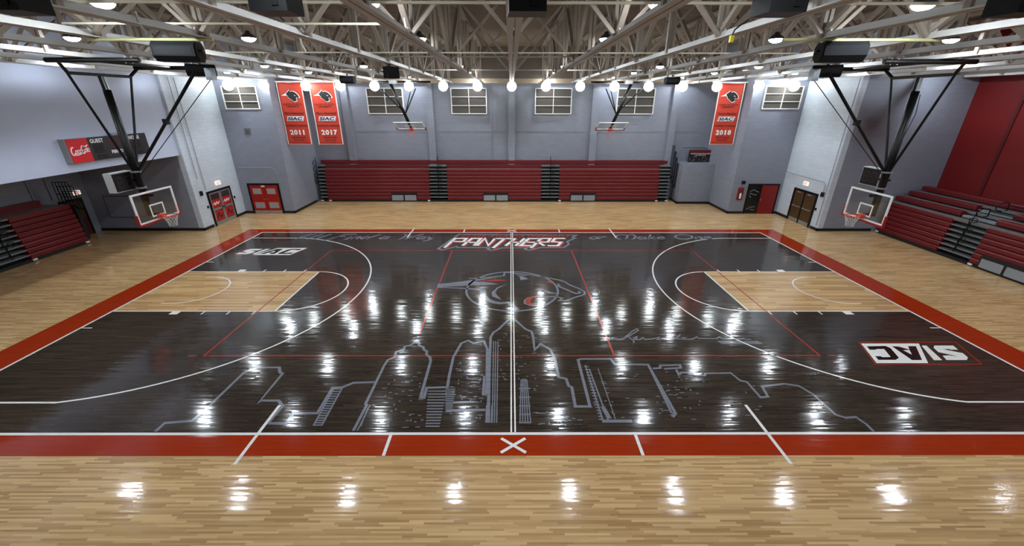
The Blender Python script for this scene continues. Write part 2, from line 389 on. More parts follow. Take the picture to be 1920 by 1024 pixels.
# wordmark
Wm = (810, 425, 6.857)
b = MB()
b.stroke(gw(*Wm, [(80,285),(345,102),(1858,110),(1800,138),(1842,148),(1740,190),(1758,230),(1692,270),(1390,270),(1245,308),(1192,290),(1228,273),(900,275),(770,308),(712,290),(745,270),(330,268),(312,255),(130,303)]), .13, zf(Z3), True)
flat(b, 'wordmark_outline', GREYF)
LET = {'P': [[(160,272),(300,152),(445,152),(405,192),(262,192)]], 'A': [[(392,245),(515,152),(630,152),(540,245)], [(455,203),(575,203)]],
 'N': [[(580,245),(682,152),(722,245),(812,152)]], 'T': [[(800,154),(1030,154)], [(935,154),(785,275)]], 'H': [[(945,248),(1072,152)], [(1075,248),(1190,152)], [(1008,202),(1130,202)]],
 'E': [[(1395,154),(1245,154),(1140,246),(1295,246)], [(1195,202),(1345,202)]], 'R': [[(1272,275),(1405,152),(1520,152),(1490,198),(1365,200),(1440,246)]],
 'S': [[(1712,152),(1580,152),(1548,196),(1660,200),(1618,246),(1485,246)]]}
for ch, st in LET.items():
    r_ = MB(); g_ = MB()
    for s_ in st:
        P = gw(*Wm, s_)
        r_.stroke([(x+.07, y-.1) for x, y in P], .23, zf(Z3)); g_.stroke(P, .17, zf(Z5))
    flat(r_, 'wordmark_letter_shadow', REDL); flat(g_, 'wordmark_letter', WHITEF)
x0, y0 = floor_at(810+365/6.857, 425+138/6.857); x1, y1 = floor_at(810+1770/6.857, 425+138/6.857); yt = floor_at(960, 425+107/6.857)[1]
text_on('wordmark_small_lettering', 'CLARK ATLANTA UNIVERSITY', REDL, lambda u, v: (x0+(x1-x0)*u + .15*v, y0+(yt-y0)*v, Z4), fl, .02)
# conference marks at both ends
Sg = (1590, 630, 7.385)
def conf(sg):
    f = lambda pts: [(sg*x, sg*y) for x, y in gw(*Sg, pts)]
    flat(MB().poly(f([(180,105),(980,105),(1110,378),(395,378)]), zf(Z2)), 'conference_mark_field', WHITEF)
    flat(MB().poly(f([(258,145),(520,140),(590,170),(705,305),(660,332),(420,332),(375,282),(450,282),(475,295),(590,293),(500,182),(395,182),(385,192),(300,192)]), zf(Z3)), 'conference_letter', BLKP)
    flat(MB().poly(f([(605,143),(700,148),(840,188),(850,185),(830,143),(940,143),(1025,335),(885,335)]), zf(Z3)), 'conference_letter', BLKP)
    flat(MB().poly(f([(760,198),(850,195),(885,262)]), zf(Z4)), 'conference_letter_counter', WHITEF)
    flat(MB().poly(f([(1018,135),(1085,135),(1305,337),(1190,337)]), zf(Z3)), 'conference_letter', WHITEF)
    flat(MB().poly(f([(1195,135),(1455,135),(1525,192),(1415,192),(1400,182),(1315,185),(1590,240),(1660,300),(1645,335),(1365,335),(1310,275),(1400,270),(1530,285),(1250,225),(1185,165)]), zf(Z3)), 'conference_letter', WHITEF)
    flat(MB().stroke(f([(150,90),(1490,88),(1842,382),(1830,392),(385,395)]), .035, zf(Z3), True), 'conference_mark_outline', REDL)
conf(1); conf(-1)
# skyline line art
A4, B4, C4, D4 = (240,640,4), (720,640,4), (1200,640,4), (720,480,4)
b = MB()
SKN = [0]
def sk(z_, pts, wd=.1): SKN[0] += 1; b.stroke(gw(*z_, pts), wd*.8, zf(Z3+1e-5*SKN[0]))
sk(A4, [(205,678),(275,615),(390,605),(480,597),(600,495),(870,235),(970,197),(1135,197),(1140,235),(1160,243),(985,455),(1000,445),(1130,445),(1160,487),(1050,615),(1185,618),(1240,542),(1420,540),(1535,350),(1610,345),(1690,312),(1855,307)])
sk(A4, [(1690,672),(1790,480),(1782,470),(1920,185),(1950,140),(2000,120),(2010,80),(2070,62),(2075,40),(2120,30),(2160,0)], .09)
sk(D4, [(250,630),(265,672),(295,685),(300,705),(322,715),(318,740),(345,760),(350,790),(285,1020),(275,1062),(300,1064),(320,990),(475,985),(490,895),(520,760),(580,655),(630,635),(670,655),(750,640),(775,700),(770,1018),(760,1040),(745,1038),(755,900)])
sk(D4, [(780,1250),(792,780),(800,610),(820,575),(860,550),(925,487),(955,470),(985,482),(1060,548),(1108,570),(1120,620),(1130,705),(1175,660),(1245,700),(1280,765),(1310,910),(1365,922),(1385,975),(1408,985),(1435,1130),(1545,1130),(1455,780),(1480,773),(1700,773),(1730,812),(1920,815)])
sk(C4, [(0,175),(60,177),(265,540),(245,570)], .1); sk(C4, [(60,177),(235,535),(265,540)], .07)
sk(C4, [(95,205),(150,202),(152,182),(300,178),(305,200),(180,208)], .09)
sk(C4, [(270,212),(290,250),(315,235),(400,240),(425,260),(485,258),(490,242),(680,238),(750,295),(800,305),(905,422),(960,416),(915,340),(1080,320),(1190,335),(1300,400),(1465,550),(1540,575),(1620,570),(1700,625),(1752,678)], .085)
for x in (800, 822, 838, 855): sk(B4, [(x-10, 612), (x, 0)], .035)
for x in (765, 785, 805): sk(B4, [(x, 612), (x+6, 480)], .05)
for y in range(375, 640, 22): sk(B4, [(330-(y-375)*.07, y), (470-(y-375)*.2, y)], .05)
for y in range(360, 540, 14): sk(B4, [(460, y), (535-(y-360)*.15, y)], .05)
for k in range(5): sk(B4, [(1028+k*11, 292), (1020+k*20, 615)], .035)
for y in (292, 355, 420, 485, 550, 612): sk(B4, [(1012+(0 if y > 300 else 12), y), (1100-(0 if y > 300 else 25), y)], .05)
for y in range(360, 640, 18):
    t = (y-360)/280; sk(A4, [(1540-150*t, y), (1605-150*t, y)], .05)
sk(A4, [(1545,352),(1390,635)], .05); sk(A4, [(1608,350),(1452,635)], .05)
sk(A4, [(1720,672),(1815,480)], .04); sk(A4, [(1745,640),(1800,500)], .04)
for dx in (30, 60): sk(B4, [(1480+dx, 150+dx), (1600+dx*1.4, 600)], .05)
for y in range(190, 600, 22): sk(B4, [(1490+(y-150)*.28, y), (1525+(y-150)*.28, y)], .05)
sk(B4, [(1605,205),(1735,585)], .03); sk(B4, [(1640,490),(1690,580)], .14); sk(B4, [(1635,600),(1860,600)], .12)
sk(B4, [(470,520),(760,515)], .1); sk(B4, [(520,460),(680,455)], .1)
flat(b, 'skyline_art', GREYF)
b = MB(); rs = random.Random(3)
def specks(z_, x0, x1, y0, y1, n):
    for _ in range(int(n*.65)):
        u, v = rs.uniform(x0, x1), rs.uniform(y0, y1); a, c = floor_at(z_[0]+u/z_[2], z_[1]+v/z_[2])
        q, r_ = rs.choice(((.025,.015),(.04,.012),(.015,.03),(.06,.012))); b.add([(a-q,c-r_,Z3),(a+q,c-r_,Z3),(a+q,c+r_,Z3),(a-q,c+r_,Z3)], [(0,1,2,3)])
specks(B4, 500, 740, 150, 460, 90); specks(B4, 860, 1180, -60, 380, 80); specks(B4, 0, 300, 200, 660, 60); specks(B4, 1120, 1500, 520, 630, 40)
specks(C4, 120, 480, 230, 600, 60); specks(C4, 650, 950, 330, 620, 20); specks(B4, 1550, 1900, 250, 580, 30); specks(B4, 480, 740, 480, 620, 30)
o = flat(b, 'skyline_windows', GREYF); o['kind'] = 'stuff'
# script mottos along the far side (pen strokes)
GL = {"I": [[(.35,1),(.05,0)]], "'": [[(.12,1),(.02,.8)]], 'l': [[(.3,1),(.02,.05),(.15,0)]], 'F': [[(.25,.95),(-.25,-.35)], [(.1,.95),(.85,1.0)], [(0,.5),(.5,.52)]],
 'i': [[(.1,.5),(0,0),(.14,.03)], [(.2,.72),(.22,.76)]], 'n': [[(.08,.5),(0,0)], [(.04,.25),(.25,.5),(.36,.42),(.3,.05),(.42,0)]],
 'd': [[(.4,.42),(.15,.5),(0,.2),(.15,0),(.38,.25)], [(.75,1.0),(.36,.1),(.5,0)]], 'a': [[(.4,.42),(.15,.5),(0,.2),(.15,0),(.38,.25)], [(.45,.5),(.38,.05),(.52,.02)]],
 'W': [[(0,1),(.22,.85),(.2,0),(.55,.9)], [(.55,.9),(.55,0),(.95,.8),(1.15,1)]], 'y': [[(.02,.5),(.1,.15),(.3,.2),(.45,.5)], [(.45,.5),(.2,-.3),(0,-.45)]],
 'o': [[(.25,.5),(.05,.38),(0,.15),(.18,0),(.38,.12),(.4,.38),(.25,.5)]], 'r': [[(.06,.5),(0,0)], [(.04,.25),(.22,.48),(.42,.46)]],
 'M': [[(.3,.95),(.05,.75),(0,.3),(.2,0),(.3,.05)], [(.3,.95),(.6,.85),(.65,.5),(.55,0)], [(.6,.85),(.95,.95),(1.1,.6),(1.0,.1),(.85,0)]],
 'k': [[(.12,1),(0,0)], [(.35,.5),(.05,.22),(.4,0)]], 'e': [[(.02,.25),(.36,.3),(.28,.5),(.08,.42),(0,.15),(.18,0),(.4,.1)]],
 'O': [[(.5,1),(.12,.8),(0,.4),(.25,.05),(.6,0),(.95,.3),(.95,.7),(.5,1)]], ' ': []}
WD = {"I": .5, "'": .22, 'l': .5, 'F': .8, 'i': .28, 'n': .5, 'd': .65, 'a': .6, 'W': 1.1, 'y': .6, 'o': .5, 'r': .45, 'M': 1.2, 'k': .5, 'e': .5, 'O': 1.1, ' ': .45}
def motto(txt, xa, xb, yb, yt):
    tot = sum(WD[c] for c in txt); k = (xb-xa)/tot; x = xa
    for c in txt:
        if c != ' ':
            b = MB()
            for s_ in GL[c]:
                pts = [(x+px*k+(.25*k)*py, yb+(yt-yb)*py) for px, py in s_]
                n_ = len(pts); b.stroke(pts, [.07 + .07*math.sin(math.pi*(i+.5)/n_) for i in range(n_)], zf(Z3))
            flat(b, 'motto_letter', GREYF)
        x += WD[c]*k
ya = floor_at(960, 448.5)[1]; yc = floor_at(960, 439.5)[1]
motto("I'll Find a Way", floor_at(552, 448)[0], floor_at(818, 448)[0], ya, yc)
motto("or Make One", floor_at(1105, 448)[0], floor_at(1338, 448)[0], ya, yc)
# signature
Sn = (1130, 600, 6)
b = MB()
for pts in ([(165,205),(110,200),(105,215),(150,222),(240,205),(330,130),(385,100),(402,118),(350,150),(280,190),(220,222),(160,225)], [(290,190),(330,222),(385,205),(380,190),(345,205),(350,260)],
            [(345,222),(420,222),(450,200),(480,222),(560,215),(635,195),(610,222),(670,212),(740,208),(820,205),(868,165),(862,180),(820,215),(900,215),(938,198),(900,200),(900,218),(1000,218),(1060,192),(1080,208),(1280,210),(1315,190),(1350,214),(1430,214),(1560,215),(1590,203),(1575,215),(1668,222)]):
    b.stroke(gw(*Sn, pts), .05, zf(Z3))
flat(b, 'court_signature', GREYF)
xa, ya_ = floor_at(1354, 645.5); xb_, _y = floor_at(1431, 645.5); yb_ = floor_at(1390, 640.5)[1]
b = MB()
for i in range(11):
    if i == 6: continue
    u = xa+(xb_-xa)*(i+.2)/11; wv = (xb_-xa)/11*.62
    b.stroke([(u, ya_), (u-.06, yb_), (u+wv-.06, yb_), (u+wv, ya_)], .05, zf(Z3))
flat(b, 'court_small_lettering', GREYF)

# ------------------------------------------------------------------ windows and doors
def window(n, x0, x1, z0, z1, y, proud):
    e = thing('window_%d' % n, 'boarded six-pane window with white frame', 'window', ((x0+x1)/2, y, z0))
    del e['category']; struct(e)
    w2 = (x1-x0)/2; h = z1-z0; f = MB(); t = .055
    f.box(-w2, -w2+t, -proud, 0, 0, h).box(w2-t, w2, -proud, 0, 0, h).box(-w2+t, w2-t, -proud, 0, 0, t).box(-w2+t, w2-t, -proud, 0, h-t, h)
    f.build('window_frame', WHITE, e)
    m_ = MB().box(-.022, .022, -proud, -proud+.05, t, h-t)
    for k in (1, 2): m_.box(-w2+t, w2-t, -proud+.001, -proud+.049, h*k/3-.02, h*k/3+.02)
    m_.build('glazing_bar', WHITE, e)
    pm = MB().box(0, w2-t-.03, -.005, .005, 0, h/3-.05).mesh('pane', BOARDP)
    for k in range(3):
        for s_ in (0, 1): place('pane', pm, e, ((.03 if s_ else -w2+t), -proud+.06, h*k/3+.025 + (.045 if k == 0 else 0)*0))
    return e
for i, (a, c) in enumerate(((-10.2,-7.65), (-4.28,-1.76), (1.66,4.25), (7.45,10.1))): window(i+1, a, c, 6.13, 7.83, 16.5, .22)
window(5, -17.45, -15.35, 6.5, 7.8, 12.0, .06); window(6, 15.3, 17.6, 6.55, 7.85, 12.0, .06)

def door(n, label, loc, rz):
    e = thing('door_%d' % n, label, 'door', loc, rz); del e['category']; return struct(e)
def frame(e, w2, h, m=BLACK, t=.11):
    f = MB().box(-w2, -w2+t, -.06, 0, 0, h).box(w2-t, w2, -.06, 0, 0, h).box(-w2+t, w2-t, -.06, 0, h-t, h); f.build('door_frame', m, e)
# glass doors with red posters on the left side wall (local -y faces the hall)
e = door(1, 'pair of aluminium glass doors with red posters', (-17.86, 9.95, 0), math.pi/2)
frame(e, 1.05, 2.05)
for s_ in (-1, 1):
    x0 = min(0, s_*.94); x1 = max(0, s_*.94); t = .1
    lf = MB().box(x0+.005, x0+t, -.05, -.01, 0, 1.94).box(x1-t, x1-.005, -.05, -.01, 0, 1.94).box(x0+t, x1-t, -.05, -.01, 0, .22).box(x0+t, x1-t, -.05, -.01, 1.86, 1.94).box(x0+t, x1-t, -.05, -.01, .88, 1.02).build('door_leaf', ALU, e)
    MB().box(x0+t, x1-t, -.03, -.02, 1.02, 1.86).build('pane', mat('dark_glass', (46, 48, 52), .1), lf)
    MB().box(x0+t, x1-t, -.03, -.02, .22, .88).build('pane', mat('dark_glass', (46, 48, 52), .1), lf)
    MB().box(x0+t+.02, x1-t-.02, -.036, -.031, 1.04, 1.52).build('poster', mat('poster_red', (176, 22, 34), .4), lf)
    MB().box(x0+t+.02, x1-t-.02, -.036, -.031, .26, .84).build('poster', mat('poster_red', (176, 22, 34), .4), lf)
    b = MB(); b.stroke([(x0+.16,1.22),(x0+.3,1.34),(x0+.34,1.2),(x0+.5,1.36),(x0+.56,1.22),(x0+.74,1.36)], .06, lambda u, v: (u, -.039, v)); b.build('poster_lettering', WHITE, lf)
    b = MB(); b.stroke([(x0+.22,.4),(x0+.4,.7),(x0+.6,.4),(x0+.74,.6)], .08, lambda u, v: (u, -.039, v)); b.build('poster_figure', BLACKM, lf)
MB().box(-.14, .14, -.1, -.05, .95, 1.0).build('push_bar', BLACK, e)
# red double door
e = door(2, 'red double door with four grey panels', (-16.3, 12.0, 0), 0)
frame(e, 1.03, 2.0)
for s_ in (-1, 1):
    x0 = min(0, s_*.92); x1 = max(0, s_*.92)
    lf = MB().box(x0+.006, x1-.006, -.045, -.005, .02, 1.88).build('door_leaf', DOORR, e)
    cx = (x0+x1)/2
    for za, zb, hw in ((1.3, 1.68, .28), (.36, .76, .32)):
        MB().box(cx-hw, cx+hw, -.06, -.045, za, zb).build('panel_frame', mat('pale_red_trim', (190, 130, 124), .4), lf)
        MB().box(cx-hw+.035, cx+hw-.035, -.064, -.06, za+.035, zb-.035).build('vision_panel', PANELG, lf)
    MB().box(x0+.01, x1-.01, -.05, -.045, .02, .2).build('kick_plate', ALU, lf)
    MB().lathe([(.0,0),(.035,.0),(.035,.02),(0,.04)], (s_*.09, -.08, .95), 10).build('door_knob', ALU, lf)
MB().box(-.11, .11, -.1, -.05, 1.78, 1.87).build('door_closer', CREAM, e)
# half red, half dark door on the right
e = door(3, 'double door, one leaf dark with printed graphic, one leaf red', (16.62, 12.0, 0), 0)
frame(e, 1.03, 2.0, t=.08)
lf = MB().box(-.94, -.12, -.04, -.005, .02, 1.91).build('door_leaf', mat('dark_door_print', (20, 20, 22), .25), e)
b = MB()
for pts in ([(-.86,1.5),(-.6,1.62),(-.4,1.5),(-.24,1.46)], [(-.86,1.4),(-.6,1.3),(-.35,1.28)], [(-.84,1.25),(-.72,1.1)], [(-.86,.3),(-.6,.45),(-.3,.5)], [(-.6,.3),(-.3,.26)]): b.stroke(pts, .045, lambda u, v: (u, -.042, v))
b.build('door_graphic', mat('grey_print', (120, 122, 126), .5), lf)
MB().box(-.1, .94, -.045, -.005, .02, 1.91).build('door_leaf', mat('deep_red_door', (128, 18, 16), .45), e)
MB().box(-.07, -.04, -.1, -.045, .9, 1.05).build('door_handle', ALU, e)
# brown double door on the right side wall
e = door(4, 'pair of brown wooden doors with push bars', (17.86, 9.72, 0), -math.pi/2)
frame(e, 1.05, 2.02)
for s_ in (-1, 1):
    x0 = min(0, s_*.94); x1 = max(0, s_*.94)
    lf = MB().box(x0+.04, x1-.02, -.045, -.005, .02, 1.9).build('door_leaf', WOODD, e)
    MB().box(x0+.06, x1-.04, -.05, -.045, .02, .24).build('kick_plate', ALU, lf)
    MB().box(x0+.14, x1-.1, -.12, -.08, .94, 1.0).box(x0+.14, x0+.2, -.1, -.045, .92, 1.02).box(x1-.16, x1-.1, -.1, -.045, .92, 1.02).build('push_bar', ALU, lf)
    MB().box(x0+.3, x0+.62, -.1, -.045, 1.8, 1.87).build('door_closer', GREYM, lf)
MB().box(-.05, .05, -.06, -.005, 0, 1.9).build('mullion', BLACK, e)
# door in the left recess
e = door(5, 'dark wooden door in the left recess', (-23.85, 6.95, 0), math.pi/2)
frame(e, .62, 2.05)
lf = MB().box(-.5, .5, -.045, -.005, .02, 1.93).build('door_leaf', WOODD, e)
MB().box(-.48, .48, -.05, -.045, .02, .9).build('kick_panel', mat('maroon_panel', (84, 22, 24), .5), lf)
MB().box(-.4, -.1, -.1, -.05, .98, 1.03).build('push_bar', ALU, lf)

# ------------------------------------------------------------------ roof trusses
SP = 2.08; ZB, ZT = 8.12, 10.3; Y0, Y1 = -16.9, 12.0
panel = 2.89
ORD = ('', 'first', 'second', 'third', 'fourth', 'fifth', 'sixth', 'seventh', 'eighth', 'ninth', 'tenth', 'eleventh')
def side(k): return 'scoreboard side' if k < 0 else 'red wall side'
def chord_mesh(name, z, up, ye, m_):
    b = MB(); s_ = 1 if up else -1
    for sg in (-1, 1):
        x0, x1 = sorted((sg*.014, sg*.125)); z0, z1 = sorted((z, z+.018*s_))
        b.box(x0, x1, Y0-.9, ye, z0, z1)
        x0, x1 = sorted((sg*.014, sg*.034)); z0, z1 = sorted((z+.018*s_, z+.125*s_))
        b.box(x0, x1, Y0-.9, ye, z0, z1)
    return b.mesh(name, m_)
CH = {ye: (chord_mesh('bottom_chord', ZB, True, ye, STEEL), chord_mesh('top_chord', ZT, False, ye, WEBDIM)) for ye in (16.1, 11.9, 7.9)}
vm = MB().box(-.085, -.018, -.05, .05, ZB+.02, ZT-.02).box(.018, .085, -.05, .05, ZB+.02, ZT-.02).mesh('web_vertical', WEBDIM)
dm = [MB().bar((0, 0, ZB+.08), (0, panel, ZT-.08), .11, .1).mesh('web_diagonal', WEBDIM), MB().bar((0, 0, ZT-.08), (0, panel, ZB+.08), .11, .1).mesh('web_diagonal', WEBDIM)]
gp = MB().box(-.011, .011, -.22, .22, ZB+.03, ZB+.3).mesh('gusset_plate', STEEL)
for k in range(-8, 12):
    lab = 'white steel roof truss directly above the court centre line' if k == 0 else 'white steel roof truss, %s from the centre-line truss on the %s' % (ORD[abs(k)], side(k))
    e = thing('roof_truss', lab, 'truss', (k*SP, 0, 0), 0, 'parallel roof trusses over the court')
    ye = 16.1 if abs(k) <= 6 else (11.9 if abs(k) <= 8 else 7.9)
    place('bottom_chord', CH[ye][0], e); place('top_chord', CH[ye][1], e)
    for i in range(12):
        y = Y0+i*panel
        if y < ye-.05: place('web_vertical', vm, e, (0, y, 0))
        if y+panel < ye+.2: place('web_diagonal', dm[i % 2], e, (0, y, 0))
        if i % 2 == 0 and y < ye-.3: place('gusset_plate', gp, e, (0, y, 0))
am = [MB().bar((.05, 0, ZB+.06), (SP-.05, 0, ZT-.06), .08, .07).mesh('brace_arm', WEBDIM), MB().bar((.05, .08, ZT-.06), (SP-.05, .08, ZB+.06), .08, .07).mesh('brace_arm', WEBDIM)]
for i in (2, 4, 6, 8):
    for k in range(-8, 11):
        e = thing('cross_brace', 'crossed white steel braces between two neighbouring roof trusses', 'brace', (k*SP, Y0+i*panel-.15, 0), 0, 'crossed braces between trusses')
        place('brace_arm', am[0], e); place('brace_arm', am[1], e)
for lab, y, z, r, m_, a, c in (('cream conduit across all trusses near the black loudspeakers', -7.75, 8.29, .022, CREAM, -17, 23), ('short cream conduit across trusses on the scoreboard side', -5.95, 8.29, .02, CREAM, -8.4, -2.2), ('cream conduit across trusses above the skyline art edge', -.35, 8.37, .02, CREAM, -9, 9), ('white pipe across trusses above the centre circle', .9, 8.37, .025, STEEL, -7, 7), ('white pipe across trusses above the far sideline', 7.2, 8.37, .025, STEEL, -17, 17)):
    tag(MB().tube([(a, y, z), (c, y, z)], r, 8).build('conduit_pipe', m_), lab, 'pipe')
tag(MB().tube([(-14.58, 12.78, 8.08), (-10.7, 12.78, 8.08)], .03, 8).build('banner_pole', WHITE), 'white pipe that the banner pair hangs from', 'pipe')
tag(MB().tube([(12.4, 12.78, 8.08), (14.58, 12.78, 8.08)], .03, 8).build('banner_pole', WHITE), 'white pipe that the single banner hangs from', 'pipe')

# ------------------------------------------------------------------ lamps
def lamp_proto():
    e = thing('high_bay_lamp', '', 'lamp', (0,0,0), 0, 'high bay lamps in rows over the court')
    MB().lathe([(0,-.05),(.08,-.045),(.13,-.022),(.165,.015),(.17,.035),(.0,.035)], (0,0,0), 20).build('lens', LENS, e, True)
    MB().lathe([(.18,.03),(.18,.06),(.14,.1),(.07,.14),(.05,.2),(.0,.2)], (0,0,0), 20).build('housing', mat('lamp_housing_grey', (58, 58, 60), .4), e, True)
    MB().tube([(0,0,.2),(0,0,1.975)], .012, 6).build('hanger', GREYM, e)
    return e
lp = lamp_proto(); first = True
for y, rowname in ((-10.4, 'behind the near sideline'), (-6.6, 'over the near sideline'), (-2.45, 'over the skyline art'), (2.1, 'over the centre circle'), (6.6, 'over the far sideline'), (11.1, 'beyond the far sideline'), (15.55, 'over the far bleachers')):
    for i in range(-4, 5):
        x = (i+.5)*4.65; n_ = i+1 if i >= 0 else -i
        if y > 8 and abs(x) > (17 if y < 12 else 14): continue
        o = lp if first else copy_tree(lp); first = False
        if abs(x/SP-round(x/SP)) < .12: x += .14*(1 if x > 0 else -1)
        o.location = (x, y, 8.46); o['label'] = 'high bay lamp %s, %s from centre, %s' % (rowname, ORD[n_], side(x))
e0 = thing('globe_lamp', '', 'lamp', (0,0,0), 0, 'globe lamps before the far wall')
MB().lathe([(0,-.28)] + [(.28*math.sin(a), -.28*math.cos(a)) for a in (math.pi*k/10 for k in range(1, 9))] + [(.1, .255), (0, .255)], (0,0,0), 18).build('globe', GLOBE, e0, True)
MB().lathe([(.11,.24),(.12,.26),(.1,.305),(.0,.305)], (0,0,0), 14).build('housing', GREYM, e0, True)
for j, k in enumerate(range(-8, 9)):
    o = e0 if j == 0 else copy_tree(e0); o.location = (k*SP, 12.3 if abs(k) <= 6 else 11.45, 7.815)
    o['label'] = 'bright globe lamp under the centre-line truss before the far wall' if k == 0 else 'bright globe lamp, %s from the centre one on the %s' % (ORD[abs(k)], side(k))

# ------------------------------------------------------------------ bleachers
def bank(name, label, loc, rz): return thing(name, label, 'bleachers', loc, rz)
def board(bk, s0, s1, i, h, zb, lean):
    d0 = i*lean; z0 = zb+i*h; z1 = z0+h-.006
    return MB().prism([(d0+.04, z0), (d0, z0+.045), (d0, z1-.05), (d0+.025, z1), (d0+.34, z1), (d0+.34, z0)], s0, s1).build('bench_board', BENCH, bk)
def aisle(bk, s0, s1, n, h, zb, lean, rail=True):
    MB().box(s0, s1, .34+n*lean*.4, .5+n*lean*.4, .05, zb+n*h-.06).build('aisle_backing', BLACKM, bk)
    for i in range(n):
        MB().box(s0+.01, s1-.01, i*lean+.02, i*lean+.34, zb+i*h+h-.085, zb+i*h+h-.02).build('step', STEPM, bk)
    if rail:
        c = (s0+s1)/2
        for i in range(2, n, 2):
            z = zb+i*h; dd = i*lean
            pts = [(c, dd-.03, z-.1), (c, dd-.06, z+.2), (c, dd-.1, z+.42), (c+.12, dd-.1, z+.5), (c+.3, dd-.1, z+.48), (c+.34, dd-.1, z+.36), (c+.2, dd-.1, z+.28)]
            MB().tube(pts, .02, 6).build('handrail', BLACK, bk)
        MB().tube([(c, -.05, zb+h), (c, n*lean+.1, zb+n*h+.62)], .022, 6).build('rail_post', BLACK, bk)
def tags(bk, ss):
    for s_ in ss: MB().box(s_-.09, s_+.09, -.02, .03, .05, .13).build('foot_block', WHITE, bk)
def skirt(bk, s0, s1): MB().box(s0, s1, .04, .3, 0, .14).build('base_skirt', BLACKM, bk)
def cutout(bk, s0, s1, d0=-.02):
    MB().box(s0-.05, s1+.05, d0, d0+.12, .52, .66).build('cutout_lid', BLACKM, bk)
    mid = (s0+s1)/2
    for a, c in ((s0-.05, s0), (s1, s1+.05), (mid-.05, mid+.05)): MB().box(a, c, d0, d0+.1, .05, .52).build('cutout_post', BLACKM, bk)
    for a, c in ((s0, mid-.05), (mid+.05, s1)): MB().box(a, c, d0+.01, d0+.06, .1, .5).build('cutout_panel', mat('light_grey_panel', (146, 150, 156), .5), bk)
# far bank
bk = bank('retracted_bleachers', 'long retracted red bleachers against the far wall', (0, 15.42, 0), 0)
n, h, zb, ln = 9, .25, .14, .03
for s0, s1 in ((-13.75,-6.1), (-4.78,2.2), (3.55,10.95)):
    for i in range(n): board(bk, s0, s1, i, h, zb, ln)
    MB().box(s0, s1, .46, .66, zb+n*h, zb+n*h+.24).build('bench_board', BENCH, bk)
for s0, s1 in ((-14.3,-13.75), (-6.1,-4.78), (2.2,3.55), (10.95,11.75)): aisle(bk, s0, s1, n+1, h, zb, ln, rail=(s0 in (-6.1, 2.2)))
MB().box(-14.2, 11.7, .3, .9, 2.3, 2.385).build('deck', DECKG, bk)
MB().box(-14.2, 11.7, .66, 1.05, 2.55, 2.63).build('deck', DECKG, bk)
MB().box(-14.15, 11.6, .72, 1.02, 2.68, 2.93).build('bench_board', BENCH, bk)
skirt(bk, -14.3, 11.75); tags(bk, (-14.2,-13.6,-6.2,3.62,10.9,11.65))
for a, c in ((-8.95,-7.13), (-2.08,-.28), (4.46,6.26)): cutout(bk, a, c)
for i in range(4):
    z = 1.5+i*.43; r = .16
    MB().tube([(-14.42+r*math.cos(a)*.75, .12+i*.05, z+r*1.1*math.sin(a)) for a in (2*math.pi*k/14 for k in range(14))], .022, 6, True).build('end_rail_loop', BLACK, bk)
MB().tube([(-14.3, .05, .3), (-14.33, .3, 3.2)], .025, 6).build('end_rail_post', BLACK, bk)
for i in range(4):
    MB().box(11.8+i*.13, 11.86+i*.13, .3-.06*i, .8-.06*i, 1.9-i*.3, 4.05-i*.42).build('folded_end_rail', mat('slate_rail', (62, 66, 74), .5), bk)
for i in range(8):
    MB().tube([(11.85, .02+.03*i, .3+i*.25), (12.0, .0+.03*i, .42+i*.25), (12.02, .03*i, .22+i*.25)], .025, 6).build('end_rail_loop', BLACK, bk)
# left bank: local x -> +Y, local y -> -X
bk = bank('retracted_bleachers', 'retracted red bleachers in the recess under the left gallery', (-22.4, 0, 0), math.pi/2)
n, h, zb, ln = 8, .245, .14, .03
for s0, s1 in ((3.0, 5.75), (-9, 1.55)):
    for i in range(n): board(bk, s0, s1, i, h, zb, ln)
aisle(bk, 1.55, 3.0, n, h, zb, ln)
MB().box(-9, 5.6, .25, 1.4, 2.03, 2.1).build('deck', DECKG, bk)
MB().box(-9, 5.15, .95, 1.25, 2.1, 2.42).build('bench_board', BENCH, bk)
skirt(bk, -9, 5.75); tags(bk, (5.66, 3.1))
for q_, (d0, d1, zb_, zt) in enumerate(((-.1,.7,2.0,3.2), (-.2,.6,1.9,2.98), (-.25,.5,1.8,2.7))):
    g = MB(); sx_ = 5.8+.07*q_
    for t in range(6): g.tube([(sx_, d0+(d1-d0)*t/5, zb_), (sx_, d0+(d1-d0)*t/5, zt-(.06 if t == 0 else 0))], .017, 5)
    for t in (0, .5, 1): g.tube([(sx_, d0, zb_+(zt-zb_)*t), (sx_, d1, zb_+(zt-zb_)*t)], .02, 5)
    g.build('guard_rail', BLACK, bk)
MB().box(5.78, 5.95, .05, .9, .2, 2.0).build('end_frame', BLACKM, bk)
# right bank: local x -> -Y, local y -> +X
bk = bank('stepped_bleachers', 'red bleachers with open upper rows against the red right wall', (21.1, 0, 0), -math.pi/2)
n, h, zb, ln = 7, .238, .15, .03
for s0, s1 in ((-7.75,-4.2), (-2.65, 9)):
    for i in range(n): board(bk, s0, s1, i, h, zb, ln)
    for d0, z0 in ((.42, 1.92), (1.04, 2.19)):
        MB().prism([(d0+.03, z0), (d0, z0+.04), (d0, z0+.2), (d0+.03, z0+.23), (d0+.3, z0+.23), (d0+.3, z0)], s0, s1).build('bench_board', BENCH, bk)
MB().prism([(1.73, 2.46), (1.7, 2.5), (1.7, 2.66), (1.73, 2.69), (2.0, 2.69), (2.0, 2.46)], -7.75, 9).build('bench_board', BENCH, bk)
for d0, d1, z in ((.2,1.0,1.85), (.7,1.65,2.13), (1.3,2.6,2.4)): MB().box(-7.75, 9, d0, d1, z-.06, z).build('deck', DECKG, bk)
MB().box(-7.7, 9, 1.0, 2.6, .1, 1.75).build('understructure', BLACKM, bk)
